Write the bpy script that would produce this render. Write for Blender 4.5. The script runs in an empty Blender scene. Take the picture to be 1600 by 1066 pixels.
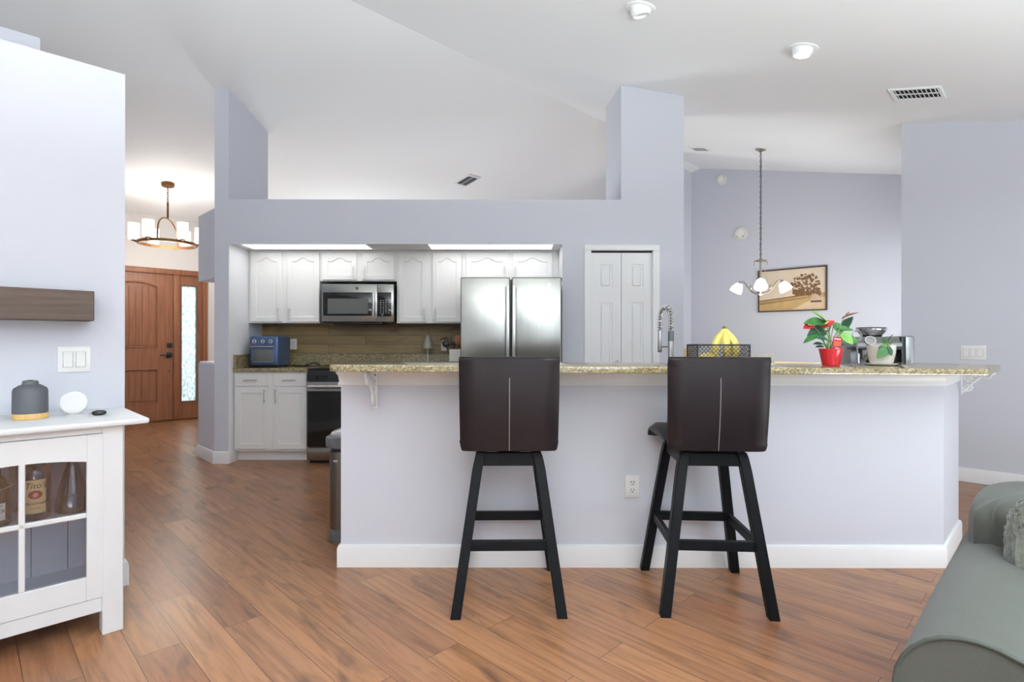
import bpy, bmesh, math, random
from mathutils import Vector, Matrix
random.seed(7)
SC = bpy.context.scene
COL = SC.collection
PI = math.pi
R2 = math.sqrt(2)
F, EYE = 860.0, 1.184            # focal length in px of a 1600 px wide frame, camera height

# ---------------------------------------------------------------- camera
cam_d = bpy.data.cameras.new('camera')
cam_d.sensor_width = 36.0
cam_d.lens = 36.0 * F / 1600.0
cam_d.clip_start = 0.05
cam = bpy.data.objects.new('camera', cam_d)
COL.objects.link(cam)
cam.location = (0, 0, EYE)
cam.rotation_euler = (PI / 2, math.radians(-0.08), 0)
SC.camera = cam

# ---------------------------------------------------------------- view
SC.view_settings.view_transform = 'Standard'
SC.view_settings.look = 'None'
SC.view_settings.gamma = 1.0
SC.view_settings.use_curve_mapping = False
SC.view_settings.exposure = 0.15
SC.cycles.max_bounces = 10
SC.cycles.diffuse_bounces = 6
SC.cycles.caustics_reflective = False
SC.cycles.caustics_refractive = False
SC.cycles.sample_clamp_indirect = 6.0

def lin(c):
    return tuple((x / 255 / 12.92 if x / 255 <= 0.04045 else ((x / 255 + 0.055) / 1.055) ** 2.4) for x in c) + (1.0,)

# house axes run at 45 degrees to the kitchen front: u to the right and near, v to the right and far
def UV(u, v, z=None):
    p = ((u + v) / R2, (v - u) / R2)
    return p if z is None else p + (z,)
H45 = -PI / 4                    # rotz of a house-aligned thing: local x = u, local y = v
U0, ZR, SA, SB = -4.028, 3.907, 0.176, 0.25   # ridge and the two ceiling pitches
def zc_u(u):
    return ZR - SA * (U0 - u) if u < U0 else ZR - SB * (u - U0)
def zc(x, y):
    return zc_u((x - y) / R2)
def PX(px, D): return (px - 800) / F * D
def PZ(py, D): return EYE - (py - 533) / F * D

# ---------------------------------------------------------------- world
w = bpy.data.worlds.new('world'); SC.world = w; w.use_nodes = True
nt = w.node_tree; nt.nodes.clear()
o_ = nt.nodes.new('ShaderNodeOutputWorld'); b_ = nt.nodes.new('ShaderNodeBackground')
tc_ = nt.nodes.new('ShaderNodeTexCoord'); sx_ = nt.nodes.new('ShaderNodeSeparateXYZ')
mr_ = nt.nodes.new('ShaderNodeMapRange'); rp_ = nt.nodes.new('ShaderNodeValToRGB')
mr_.inputs['From Min'].default_value = -0.35; mr_.inputs['From Max'].default_value = 0.6
rp_.color_ramp.elements[0].color = lin((150, 150, 120)); rp_.color_ramp.elements[0].position = 0.15
rp_.color_ramp.elements[1].color = lin((190, 214, 245)); rp_.color_ramp.elements[1].position = 0.9
e_ = rp_.color_ramp.elements.new(0.36); e_.color = lin((236, 240, 240))
nt.links.new(tc_.outputs['Generated'], sx_.inputs[0]); nt.links.new(sx_.outputs['Z'], mr_.inputs['Value'])
nt.links.new(mr_.outputs[0], rp_.inputs[0]); nt.links.new(rp_.outputs[0], b_.inputs['Color'])
b_.inputs['Strength'].default_value = 1.0
nt.links.new(b_.outputs[0], o_.inputs[0])

# ---------------------------------------------------------------- daylight at the windows, added fill lamps
def area(name, loc, direction, sx, sy, watts, col=(1, 1, 1)):
    d = bpy.data.lights.new(name, 'AREA'); d.shape = 'RECTANGLE'; d.size = sx; d.size_y = sy
    d.energy = watts; d.color = col
    o = bpy.data.objects.new(name, d); COL.objects.link(o); o.location = loc
    o.rotation_euler = Vector(direction).to_track_quat('-Z', 'Y').to_euler()
    return o
DAY = (0.92, 0.975, 1.0)
area('daylight_slider', UV(2.12, -1.9, 1.12), UV(-1, 0, 0.15), 3.0, 2.0, 6, DAY)
area('daylight_slider', UV(2.12, 2.9, 1.12), UV(-1, 0, 0.25), 3.0, 2.0, 14, DAY)
area('slider_uplight_fill', UV(2.30, -1.9, .30), UV(-.40, 0, 0.90), 3.0, .5, 50, (.88, .965, 1.0))      # fill lamps added low outside the sliders to brighten the ceiling
area('slider_uplight_fill', UV(2.30, 2.9, .30), UV(-.40, 0, 0.90), 3.0, .5, 100, (.88, .965, 1.0))
fl_ = area('added_ceiling_fill', UV(.95, -.1, 1.0), (0, 0, 1), .9, .9, 440, (.87, .965, 1.0)); fl_.data.spread = math.radians(153)   # unseen fill lamp added in the room, aimed up to brighten the vault
area('dining_fill', UV(-0.80, 7.15, 1.3), UV(-1, 0, 0.25), 1.7, 2.0, 34, DAY)  # added fill lamp at a hidden opening, evens out the dining end
area('front_room_fill', UV(-9.55, 4.9, 1.6), UV(1, 0, 0.25), 1.8, 1.5, 125, (.88, .97, 1.0))  # added fill lamp out of view, brightens the ceiling behind the shelf
area('daylight_porch', UV(-11.2, 2.1, 3.2), UV(.75, 0.05, -1), 3.5, 2.5, 300, (1, .97, .92))
area('daylight_patio', UV(-0.9, -4.25, 1.3), UV(0, 1, 0.35), 3.4, 1.9, 8, DAY)

# ---------------------------------------------------------------- materials
def newmat(name):
    m = bpy.data.materials.new(name); m.use_nodes = True
    n = m.node_tree; b = n.nodes['Principled BSDF']
    return m, n, b
def L(n, a, b): n.links.new(a, b)
def mat(name, col, rough=0.5, metal=0.0, spec=None, bump=None, vary=None, emit=None, coat=0, trans=0, sheen=0):
    """vary=(scale, amount, (sx,sy,sz)) mottles the colour; bump=(scale, strength, stretch)"""
    m, n, b = newmat(name)
    c = lin(col)
    b.inputs['Base Color'].default_value = c
    b.inputs['Roughness'].default_value = rough
    b.inputs['Metallic'].default_value = metal
    if spec is not None: b.inputs['Specular IOR Level'].default_value = spec
    if coat: b.inputs['Coat Weight'].default_value = coat; b.inputs['Coat Roughness'].default_value = 0.1
    if trans: b.inputs['Transmission Weight'].default_value = trans
    if sheen: b.inputs['Sheen Weight'].default_value = sheen
    tc = n.nodes.new('ShaderNodeTexCoord')
    def noise(sc, st, det=4):
        mp = n.nodes.new('ShaderNodeMapping'); mp.inputs['Scale'].default_value = st
        L(n, tc.outputs['Object'], mp.inputs[0])
        no = n.nodes.new('ShaderNodeTexNoise'); no.inputs['Scale'].default_value = sc; no.inputs['Detail'].default_value = det
        L(n, mp.outputs[0], no.inputs['Vector']); return no
    if vary:
        no = noise(vary[0], vary[2] if len(vary) > 2 else (1, 1, 1))
        rp = n.nodes.new('ShaderNodeValToRGB')
        a = vary[1]
        rp.color_ramp.elements[0].position = 0.3; rp.color_ramp.elements[1].position = 0.7
        rp.color_ramp.elements[0].color = tuple(max(0, x * (1 - a)) for x in c[:3]) + (1,)
        rp.color_ramp.elements[1].color = tuple(min(1, x * (1 + a)) for x in c[:3]) + (1,)
        L(n, no.outputs['Fac'], rp.inputs[0]); L(n, rp.outputs[0], b.inputs['Base Color'])
    if bump:
        no = noise(bump[0], bump[2] if len(bump) > 2 else (1, 1, 1))
        bp = n.nodes.new('ShaderNodeBump'); bp.inputs['Strength'].default_value = bump[1]; bp.inputs['Distance'].default_value = 0.004
        L(n, no.outputs['Fac'], bp.inputs['Height']); L(n, bp.outputs[0], b.inputs['Normal'])
    if emit:
        b.inputs['Emission Color'].default_value = lin(emit[0]); b.inputs['Emission Strength'].default_value = emit[1]
    return m

M = {}
M['wall'] = mat('wall_paint', (206, 208, 217), 0.72, bump=(260, 0.06))
M['wall_white'] = mat('entry_paint', (226, 221, 216), 0.75, bump=(260, 0.05))
M['ceiling'] = mat('ceiling_paint', (240, 241, 242), 0.85, bump=(180, 0.12))
M['trim'] = mat('white_trim', (238, 239, 240), 0.4)
M['cab'] = mat('white_cabinet_paint', (234, 234, 232), 0.38)
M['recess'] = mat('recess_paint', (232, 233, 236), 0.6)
M['old_white'] = mat('worn_white_paint', (226, 228, 230), 0.5, vary=(9, 0.012), bump=(60, 0.05))
M['interior'] = mat('white_with_blue_reflection', (206, 220, 234), 0.5)  # bluish reflection of the panes put into the cabinet's inside colour
M['steel'] = mat('stainless_steel', (158, 158, 153), 0.26, 1.0, vary=(3, 0.05, (60, 60, 0.6)), bump=(2.2, 0.5, (3, 3, 0.22)))
def brushed(m, an=.75):
    n = m.node_tree; b = n.nodes['Principled BSDF']; tg = n.nodes.new('ShaderNodeTangent'); tg.direction_type = 'RADIAL'; tg.axis = 'Z'
    b.inputs['Anisotropic'].default_value = an; n.links.new(tg.outputs[0], b.inputs['Tangent']); return m
brushed(M['steel'])
M['steel_satin'] = mat('satin_steel', (150, 152, 152), 0.38, 1.0, vary=(3, 0.05, (40, 40, .6)))
M['steel_bar'] = mat('brushed_steel_bar', (205, 205, 203), 0.25, 1.0)
M['steel_dark'] = mat('dark_steel', (120, 118, 114), 0.3, 1.0, vary=(3, 0.06, (40, 40, 0.5)))
M['chrome'] = mat('chrome', (225, 225, 225), 0.1, 1.0)
M['nickel'] = mat('brushed_nickel', (172, 164, 150), 0.28, 1.0)
M['bronze'] = mat('bronze_metal', (122, 84, 54), 0.38, 1.0, vary=(20, 0.15))
M['black_glass'] = mat('black_glass', (14, 14, 15), 0.06, spec=0.6)
M['window_mesh'] = mat('oven_window', (92, 93, 92), 0.2)
M['black'] = mat('black_plastic', (22, 22, 24), 0.35)
M['dark_gap'] = mat('dark_gap', (18, 18, 20), 0.8)
M['grey_plastic'] = mat('grey_plastic', (88, 90, 92), 0.3)
M['black_wood'] = mat('black_stained_wood', (11, 12, 15), 0.5, spec=.16, vary=(6, 0.25, (30, 30, 1.5)))
M['leather'] = mat('dark_brown_leather', (23, 15, 17), 0.44, spec=.24, bump=(160, 0.12), vary=(7, 0.2))
M['seam'] = mat('leather_seam', (112, 102, 98), 0.5)
M['granite_side'] = None
M['sofa'] = mat('sage_grey_fabric', (62, 64, 57), 0.72, bump=(420, 0.22), vary=(5, 0.1), sheen=0.12)
M['piping'] = mat('sofa_piping', (58, 63, 57), 0.8)
M['sherpa'] = mat('grey_sherpa', (82, 83, 74), 0.95, bump=(120, 0.9), vary=(55, 0.25), sheen=0.4)
M['navy'] = mat('blue_enamel', (73, 93, 130), 0.3, 0.35)
M['navy_dark'] = mat('dark_blue_enamel', (46, 56, 80), 0.4, 0.2)
M['red'] = mat('red_glazed', (196, 30, 42), 0.28, coat=0.4)
M['red_flower'] = mat('red_spathe', (190, 48, 52), 0.3)
M['brown_flower'] = mat('brown_spathe', (118, 74, 52), 0.4)
M['tag_red'] = mat('red_card', (150, 26, 32), 0.4)
M['tag_pic'] = mat('orange_red_print', (196, 70, 44), 0.45)
M['leaf'] = mat('green_leaf', (62, 112, 56), 0.35, vary=(30, 0.3))
M['leaf_light'] = mat('light_green_leaf', (126, 176, 88), 0.35, vary=(30, 0.2))
M['leaf_dark'] = mat('dark_green_leaf', (44, 82, 58), 0.4, vary=(30, 0.2))
M['stem'] = mat('green_stem', (120, 150, 82), 0.5)
M['soil'] = mat('soil', (44, 34, 28), 0.95, bump=(80, 0.6))
M['ceramic'] = mat('white_ceramic', (234, 230, 222), 0.25)
M['banana'] = mat('banana_peel', (226, 208, 112), 0.45, vary=(18, 0.14))
M['banana_tip'] = mat('banana_stem', (92, 92, 40), 0.6)
M['wire'] = mat('black_wire', (26, 22, 24), 0.45)
M['light_wood'] = mat('pale_wood', (226, 200, 152), 0.5, vary=(5, 0.08, (30, 30, 2)))
M['grey_wood'] = mat('whitewashed_wood', (205, 203, 192), 0.55, vary=(5, 0.06, (30, 30, 2)))
M['diff_grey'] = mat('charcoal_matte', (74, 76, 80), 0.6)
M['bamboo'] = mat('bamboo', (204, 168, 104), 0.5, vary=(8, 0.12, (40, 40, 1)))
M['mesh_white'] = mat('white_speaker_cloth', (222, 223, 226), 0.8, bump=(500, 0.2))
M['paper'] = mat('tan_label', (196, 170, 122), 0.7, vary=(20, 0.05))
M['paper_white'] = mat('white_label', (228, 228, 224), 0.6)
M['ink'] = mat('dark_ink', (52, 32, 26), 0.7)
M['ink_red'] = mat('maroon_ink', (126, 40, 44), 0.7)
M['ink_green'] = mat('green_ink', (30, 66, 52), 0.7)
M['pink'] = mat('pink_ink', (206, 120, 110), 0.7)
M['liquor'] = mat('amber_liquor', (176, 148, 40), 0.15)
M['spoon'] = mat('spoon_wood', (150, 98, 56), 0.55, vary=(8, 0.15, (30, 30, 2)))
M['lamp_mesh'] = mat('silver_mesh', (150, 146, 132), 0.5, 0.3, bump=(220, 0.5))
M['print_dark'] = mat('grey_print', (165, 165, 168), 0.5)
M['white_plastic'] = mat('white_plastic', (236, 236, 234), 0.35)
M['shade_glow'] = mat('lit_frosted_glass', (250, 247, 238), 0.3, emit=((255, 246, 228), 1.25))
M['shade_glow2'] = mat('lit_white_glass', (250, 248, 240), 0.3, emit=((255, 250, 240), 1.6))
M['tube_light'] = mat('lit_diffuser', (250, 250, 250), 0.4, emit=((255, 255, 255), 3.3))
M['spot_glow'] = mat('lit_bulb', (255, 250, 240), 0.4, emit=((255, 250, 235), 14.0))
M['spot_off'] = mat('bulb_off', (200, 200, 198), 0.3)

def glass_mat(name, tint=(255, 255, 255), gloss=0.08, rough=0.0, body=0.0, bodycol=(200, 210, 220)):
    m, n, b = newmat(name); n.nodes.remove(b)
    out = n.nodes['Material Output']
    tr = n.nodes.new('ShaderNodeBsdfTransparent'); tr.inputs[0].default_value = lin(tint)
    gl = n.nodes.new('ShaderNodeBsdfGlossy'); gl.inputs['Roughness'].default_value = rough
    fr = n.nodes.new('ShaderNodeFresnel'); fr.inputs['IOR'].default_value = 1.5
    ma = n.nodes.new('ShaderNodeMath'); ma.operation = 'ADD'; ma.inputs[1].default_value = gloss - 0.04; ma.use_clamp = True
    L(n, fr.outputs[0], ma.inputs[0])
    mx = n.nodes.new('ShaderNodeMixShader')
    L(n, ma.outputs[0], mx.inputs[0]); L(n, tr.outputs[0], mx.inputs[1]); L(n, gl.outputs[0], mx.inputs[2])
    last = mx
    if body:
        df = n.nodes.new('ShaderNodeBsdfTranslucent'); df.inputs[0].default_value = lin(bodycol)
        m2 = n.nodes.new('ShaderNodeMixShader'); m2.inputs[0].default_value = body
        L(n, mx.outputs[0], m2.inputs[1]); L(n, df.outputs[0], m2.inputs[2]); last = m2
    L(n, last.outputs[0], out.inputs[0])
    return m
M['pane'] = glass_mat('clear_pane', (252, 253, 255), 0.12)
M['bottle'] = glass_mat('bottle_glass', (206, 220, 240), 0.08)
M['bottle_amber'] = glass_mat('amber_glass', (206, 190, 110), 0.14)
M['clear_plastic'] = glass_mat('clear_plastic', (235, 236, 240), 0.35, 0.05, .35, (235, 238, 242))

def frosted():
    m, n, b = newmat('rain_glass'); n.nodes.remove(b)
    out = n.nodes['Material Output']
    tc = n.nodes.new('ShaderNodeTexCoord'); mp = n.nodes.new('ShaderNodeMapping'); mp.inputs['Scale'].default_value = (1, 60, 18)
    no = n.nodes.new('ShaderNodeTexNoise'); no.inputs['Scale'].default_value = 1.0; no.inputs['Detail'].default_value = 5
    L(n, tc.outputs['Object'], mp.inputs[0]); L(n, mp.outputs[0], no.inputs['Vector'])
    rp = n.nodes.new('ShaderNodeValToRGB'); rp.color_ramp.elements[0].position = .35; rp.color_ramp.elements[1].position = .62
    rp.color_ramp.elements[0].color = lin((168, 196, 206)); rp.color_ramp.elements[1].color = lin((246, 248, 246))
    L(n, no.outputs['Fac'], rp.inputs[0])
    tr = n.nodes.new('ShaderNodeBsdfTransparent'); tl = n.nodes.new('ShaderNodeBsdfTranslucent')
    L(n, rp.outputs[0], tr.inputs[0]); L(n, rp.outputs[0], tl.inputs[0])
    mx = n.nodes.new('ShaderNodeMixShader'); mx.inputs[0].default_value = .35
    L(n, tr.outputs[0], mx.inputs[1]); L(n, tl.outputs[0], mx.inputs[2]); L(n, mx.outputs[0], out.inputs[0])
    return m
M['rain_glass'] = frosted()

def ramp(n, fac, stops):
    rp = n.nodes.new('ShaderNodeValToRGB'); cr = rp.color_ramp
    cr.elements[0].position, cr.elements[0].color = stops[0][0], lin(stops[0][1])
    cr.elements[1].position, cr.elements[1].color = stops[-1][0], lin(stops[-1][1])
    for p, c in stops[1:-1]:
        e = cr.elements.new(p); e.color = lin(c)
    L(n, fac, rp.inputs[0]); return rp
def mixc(n, fac, a, b, mode='MIX'):
    mx = n.nodes.new('ShaderNodeMix'); mx.data_type = 'RGBA'; mx.blend_type = mode
    if isinstance(fac, float): mx.inputs[0].default_value = fac
    else: L(n, fac, mx.inputs[0])
    for s, v in ((6, a), (7, b)):
        if isinstance(v, tuple): mx.inputs[s].default_value = v
        else: L(n, v, mx.inputs[s])
    return mx.outputs[2]
def plank_mat(name, length, height, stops, rough, axis='xy', mortar=0.0012, gap=(50, 34, 26), grain=0.45, knots=True, tone=1.0):
    m, n, b = newmat(name)
    tc = n.nodes.new('ShaderNodeTexCoord'); src = tc.outputs['Object']
    sp = n.nodes.new('ShaderNodeSeparateXYZ'); L(n, src, sp.inputs[0])
    cb = n.nodes.new('ShaderNodeCombineXYZ')
    L(n, sp.outputs[axis[0].upper()], cb.inputs[0]); L(n, sp.outputs[axis[1].upper()], cb.inputs[1])
    br = n.nodes.new('ShaderNodeTexBrick'); br.offset = 0.37; br.offset_frequency = 2
    br.inputs['Color1'].default_value = (0, 0, 0, 1); br.inputs['Color2'].default_value = (1, 1, 1, 1); br.inputs['Mortar'].default_value = (.5, .5, .5, 1)
    br.inputs['Scale'].default_value = 1; br.inputs['Mortar Size'].default_value = mortar; br.inputs['Mortar Smooth'].default_value = 0.2
    br.inputs['Brick Width'].default_value = length; br.inputs['Row Height'].default_value = height
    L(n, cb.outputs[0], br.inputs['Vector'])
    # grain, shifted from plank to plank
    sc = n.nodes.new('ShaderNodeVectorMath'); sc.operation = 'MULTIPLY'; sc.inputs[1].default_value = (2.2, 34, 1); L(n, cb.outputs[0], sc.inputs[0])
    sh = n.nodes.new('ShaderNodeVectorMath'); sh.operation = 'MULTIPLY_ADD'
    L(n, br.outputs['Color'], sh.inputs[0]); sh.inputs[1].default_value = (37, 19, 11); L(n, sc.outputs[0], sh.inputs[2])
    g = n.nodes.new('ShaderNodeTexNoise'); g.inputs['Scale'].default_value = 1; g.inputs['Detail'].default_value = 7; g.inputs['Roughness'].default_value = .62; g.inputs['Distortion'].default_value = .6
    L(n, sh.outputs[0], g.inputs['Vector'])
    base = ramp(n, br.outputs['Color'], stops).outputs[0]
    gr = ramp(n, g.outputs['Fac'], [(0.25, (120, 104, 94)), (0.40, (186, 176, 168)), (0.54, (232, 228, 224)), (0.74, (255, 255, 255))]).outputs[0]
    col = mixc(n, grain, base, gr, 'MULTIPLY')
    if knots:
        sc2 = n.nodes.new('ShaderNodeVectorMath'); sc2.operation = 'MULTIPLY'; sc2.inputs[1].default_value = (2.6, 9, 1); L(n, cb.outputs[0], sc2.inputs[0])
        sh2 = n.nodes.new('ShaderNodeVectorMath'); sh2.operation = 'MULTIPLY_ADD'
        L(n, br.outputs['Color'], sh2.inputs[0]); sh2.inputs[1].default_value = (13, 29, 7); L(n, sc2.outputs[0], sh2.inputs[2])
        k = n.nodes.new('ShaderNodeTexNoise'); k.inputs['Scale'].default_value = 1; k.inputs['Detail'].default_value = 3; k.inputs['Distortion'].default_value = .8
        L(n, sh2.outputs[0], k.inputs['Vector'])
        kf = ramp(n, k.outputs['Fac'], [(0.54, (0, 0, 0)), (0.74, (215, 215, 215))]).outputs[0]
        col = mixc(n, kf, col, lin((70, 50, 42)))
    col = mixc(n, br.outputs['Fac'], col, lin(gap))
    L(n, col, b.inputs['Base Color'])
    rr = n.nodes.new('ShaderNodeMapRange'); rr.inputs['To Min'].default_value = rough - .06; rr.inputs['To Max'].default_value = rough + .1
    L(n, g.outputs['Fac'], rr.inputs['Value']); L(n, rr.outputs[0], b.inputs['Roughness'])
    b.inputs['Specular IOR Level'].default_value = .36
    bp = n.nodes.new('ShaderNodeBump'); bp.inputs['Strength'].default_value = .12; bp.inputs['Distance'].default_value = .002
    L(n, g.outputs['Fac'], bp.inputs['Height']); L(n, bp.outputs[0], b.inputs['Normal'])
    return m
M['floor'] = plank_mat('oak_laminate', 1.22, 0.153, [(0, (148, 100, 71)), (.25, (166, 120, 85)), (.5, (155, 112, 82)), (.75, (175, 128, 93)), (1, (140, 98, 72))], 0.3, grain=.72, mortar=.0012, gap=(60, 41, 30))
M['splash_wood'] = plank_mat('olive_brown_boards', 1.1, 0.098, [(0, (132, 112, 76)), (.5, (150, 128, 88)), (1, (122, 104, 74))], 0.45, 'xz', 0.0018, (50, 42, 32), .5)
M['beam_wood'] = plank_mat('dark_walnut_beam', 3.0, 0.4, [(0, (84, 68, 58)), (1, (88, 72, 60))], 0.55, 'yz', 0.0, grain=.8, knots=False)
M['door_wood'] = plank_mat('mahogany_door', 9.0, 9.0, [(0, (160, 106, 74)), (1, (165, 109, 76))], 0.38, 'zy', 0.0, grain=.5, knots=False)

def granite():
    m, n, b = newmat('speckled_granite')
    tc = n.nodes.new('ShaderNodeTexCoord')
    v = n.nodes.new('ShaderNodeTexVoronoi'); v.inputs['Scale'].default_value = 150
    no = n.nodes.new('ShaderNodeTexNoise'); no.inputs['Scale'].default_value = 90; no.inputs['Detail'].default_value = 5
    L(n, tc.outputs['Object'], v.inputs['Vector']); L(n, tc.outputs['Object'], no.inputs['Vector'])
    sp = n.nodes.new('ShaderNodeSeparateColor'); L(n, v.outputs['Color'], sp.inputs[0])
    c1 = ramp(n, sp.outputs[0], [(0, (60, 50, 34)), (.3, (103, 89, 60)), (.6, (136, 121, 86)), (.85, (169, 157, 122)), (1, (194, 187, 165))]).outputs[0]
    c2 = ramp(n, no.outputs['Fac'], [(.32, (76, 62, 41)), (.5, (138, 122, 86)), (.68, (184, 174, 141))]).outputs[0]
    L(n, mixc(n, .45, c1, c2), b.inputs['Base Color'])
    b.inputs['Roughness'].default_value = .12; b.inputs['Specular IOR Level'].default_value = .6
    return m
M['granite'] = granite()

# ---------------------------------------------------------------- mesh builder
class MB:
    def __init__(s): s.bm = bmesh.new()
    def _add(s, t, mtx=None):
        if mtx is not None: bmesh.ops.transform(t, matrix=mtx, verts=t.verts)
        me = bpy.data.meshes.new('tmp'); t.to_mesh(me); t.free(); s.bm.from_mesh(me); bpy.data.meshes.remove(me); return s
    def box(s, x0, x1, y0, y1, z0, z1, bev=0, seg=2, mtx=None):
        t = bmesh.new(); bmesh.ops.create_cube(t, size=1)
        bmesh.ops.transform(t, matrix=Matrix.Translation(((x0+x1)/2, (y0+y1)/2, (z0+z1)/2)) @ Matrix.Diagonal((abs(x1-x0), abs(y1-y0), abs(z1-z0), 1)), verts=t.verts)
        if bev: bmesh.ops.bevel(t, geom=t.edges[:], offset=bev, segments=seg, profile=.5, affect='EDGES', clamp_overlap=True)
        return s._add(t, mtx)
    def prism(s, poly, z0, z1, mtx=None, bev=0):
        f0 = z0 if callable(z0) else (lambda x, y: z0); f1 = z1 if callable(z1) else (lambda x, y: z1)
        a = sum(poly[i][0]*poly[(i+1) % len(poly)][1] - poly[(i+1) % len(poly)][0]*poly[i][1] for i in range(len(poly)))
        if a < 0: poly = poly[::-1]
        t = bmesh.new()
        lo = [t.verts.new((x, y, f0(x, y))) for x, y in poly]; hi = [t.verts.new((x, y, f1(x, y))) for x, y in poly]
        k = len(poly)
        t.faces.new(lo[::-1]); t.faces.new(hi)
        for i in range(k): t.faces.new((lo[i], lo[(i+1) % k], hi[(i+1) % k], hi[i]))
        if bev: bmesh.ops.bevel(t, geom=t.edges[:], offset=bev, segments=2, profile=.5, affect='EDGES', clamp_overlap=True)
        return s._add(t, mtx)
    def tube(s, pts, r, seg=10, closed=False, mtx=None):
        pts = [Vector(p) for p in pts]; k = len(pts)
        rs = r if isinstance(r, (list, tuple)) else [r]*k
        t = bmesh.new(); rings = []; nrm = None
        for i in range(k):
            if closed: d = pts[(i+1) % k] - pts[i-1]
            else: d = pts[min(i+1, k-1)] - pts[max(i-1, 0)]
            d.normalize()
            if nrm is None:
                nrm = d.orthogonal().normalized()
            else:
                nrm = (nrm - d*nrm.dot(d)); nrm = nrm.normalized() if nrm.length > 1e-6 else d.orthogonal().normalized()
            bi = d.cross(nrm)
            rings.append([t.verts.new(pts[i] + (nrm*math.cos(2*PI*j/seg) + bi*math.sin(2*PI*j/seg))*rs[i]) for j in range(seg)])
        rng = range(k) if closed else range(k-1)
        for i in rng:
            A, B = rings[i], rings[(i+1) % k]
            if closed and i == k-1:      # align last ring
                off = min(range(seg), key=lambda o: (A[0].co - B[o].co).length)
                B = B[off:] + B[:off]
            for j in range(seg): t.faces.new((A[j], A[(j+1) % seg], B[(j+1) % seg], B[j]))
        if not closed:
            t.faces.new(rings[0][::-1]); t.faces.new(rings[-1])
        return s._add(t, mtx)
    def cyl(s, p0, p1, r0, r1=None, seg=24):
        return s.tube([p0, p1], [r0, r0 if r1 is None else r1], seg)
    def lathe(s, prof, c=(0, 0, 0), seg=32, mtx=None, rib=None):
        t = bmesh.new(); rings = []
        for r, z in prof:
            if r < 1e-5: rings.append([t.verts.new((c[0], c[1], c[2]+z))])
            else:
                rr = [r*(1 + (rib[1]*(1 if j % 2 else -1) if rib else 0)) for j in range(seg)]
                rings.append([t.verts.new((c[0]+rr[j]*math.cos(2*PI*j/seg), c[1]+rr[j]*math.sin(2*PI*j/seg), c[2]+z)) for j in range(seg)])
        for A, B in zip(rings, rings[1:]):
            if len(A) == 1 and len(B) == 1: continue
            for j in range(seg):
                if len(A) == 1: t.faces.new((A[0], B[(j+1) % seg], B[j]))
                elif len(B) == 1: t.faces.new((A[j], A[(j+1) % seg], B[0]))
                else: t.faces.new((A[j], A[(j+1) % seg], B[(j+1) % seg], B[j]))
        bmesh.ops.recalc_face_normals(t, faces=t.faces)
        return s._add(t, mtx)
    def grid(s, fn, nu, nv, closeu=False):
        t = bmesh.new()
        V = [[t.verts.new(fn(i/(nu if closeu else nu-1), j/(nv-1))) for j in range(nv)] for i in range(nu)]
        for i in range(nu if closeu else nu-1):
            for j in range(nv-1): t.faces.new((V[i][j], V[(i+1) % nu][j], V[(i+1) % nu][j+1], V[i][j+1]))
        bmesh.ops.remove_doubles(t, verts=t.verts, dist=1e-5)
        bmesh.ops.recalc_face_normals(t, faces=t.faces)
        return s._add(t)
    def puff(s, c, h, e=.5, nu=40, nv=24, fn=None, mtx=None):
        """superellipsoid cushion with half sizes h"""
        def sg(a, p): return math.copysign(abs(a)**p, a)
        def P(a, b):
            th = 2*PI*a; ph = -PI/2 + PI*b
            x = sg(math.cos(ph), e)*sg(math.cos(th), e); y = sg(math.cos(ph), e)*sg(math.sin(th), e); z = sg(math.sin(ph), e)
            k = fn(th, ph) if fn else 1
            return Vector((c[0]+h[0]*x*k, c[1]+h[1]*y*k, c[2]+h[2]*z*k))
        if mtx is None: return s.grid(P, nu, nv, True)
        return s.grid(lambda a, b: mtx @ P(a, b), nu, nv, True)
    def sweep(s, path, prof, closed=False):
        """profile [(out, z)] carried along a ground path, mitred; out is to the right of travel"""
        k = len(path); P = [Vector(p) for p in path]; t = bmesh.new(); rings = []
        def nr(a, b): d = (b - a).normalized(); return Vector((d.y, -d.x))
        for i in range(k):
            if closed or 0 < i < k-1:
                n1, n2 = nr(P[i-1], P[i]), nr(P[i], P[(i+1) % k]); b = (n1+n2).normalized(); mlen = 1/max(.3, b.dot(n1))
            elif i == 0: b, mlen = nr(P[0], P[1]), 1
            else: b, mlen = nr(P[-2], P[-1]), 1
            rings.append([t.verts.new((P[i].x + b.x*mlen*o, P[i].y + b.y*mlen*o, (z(P[i].x) if callable(z) else z))) for o, z in prof])
        q = len(prof)
        for i in range(k if closed else k-1):
            A, B = rings[i], rings[(i+1) % k]
            for j in range(q): t.faces.new((A[j], A[(j+1) % q], B[(j+1) % q], B[j]))
        if not closed: t.faces.new(rings[0]); t.faces.new(rings[-1][::-1])
        bmesh.ops.recalc_face_normals(t, faces=t.faces)
        return s._add(t)
    def build(s, name, m, parent=None, loc=(0, 0, 0), rot=0, smooth=35):
        me = bpy.data.meshes.new(name); s.bm.to_mesh(me); s.bm.free()
        me.materials.append(m)
        me.shade_smooth(); me.set_sharp_from_angle(angle=math.radians(smooth))
        o = bpy.data.objects.new(name, me); COL.objects.link(o)
        o.location = loc
        o.rotation_euler = rot if isinstance(rot, tuple) else (0, 0, rot)
        if parent: o.parent = parent
        return o
def tag(o, label, cat, group=None):
    o['label'] = label; o['category'] = cat
    if group: o['group'] = group
    return o
def thing(name, label, cat, loc=(0, 0, 0), rot=0, group=None):
    o = bpy.data.objects.new(name, None); o.empty_display_size = .1; COL.objects.link(o)
    o.location = loc; o.rotation_euler = rot if isinstance(rot, tuple) else (0, 0, rot)
    return tag(o, label, cat, group)
def struct(o, label=None):
    o['kind'] = 'structure'
    if label: o['label'] = label
    return o
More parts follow.
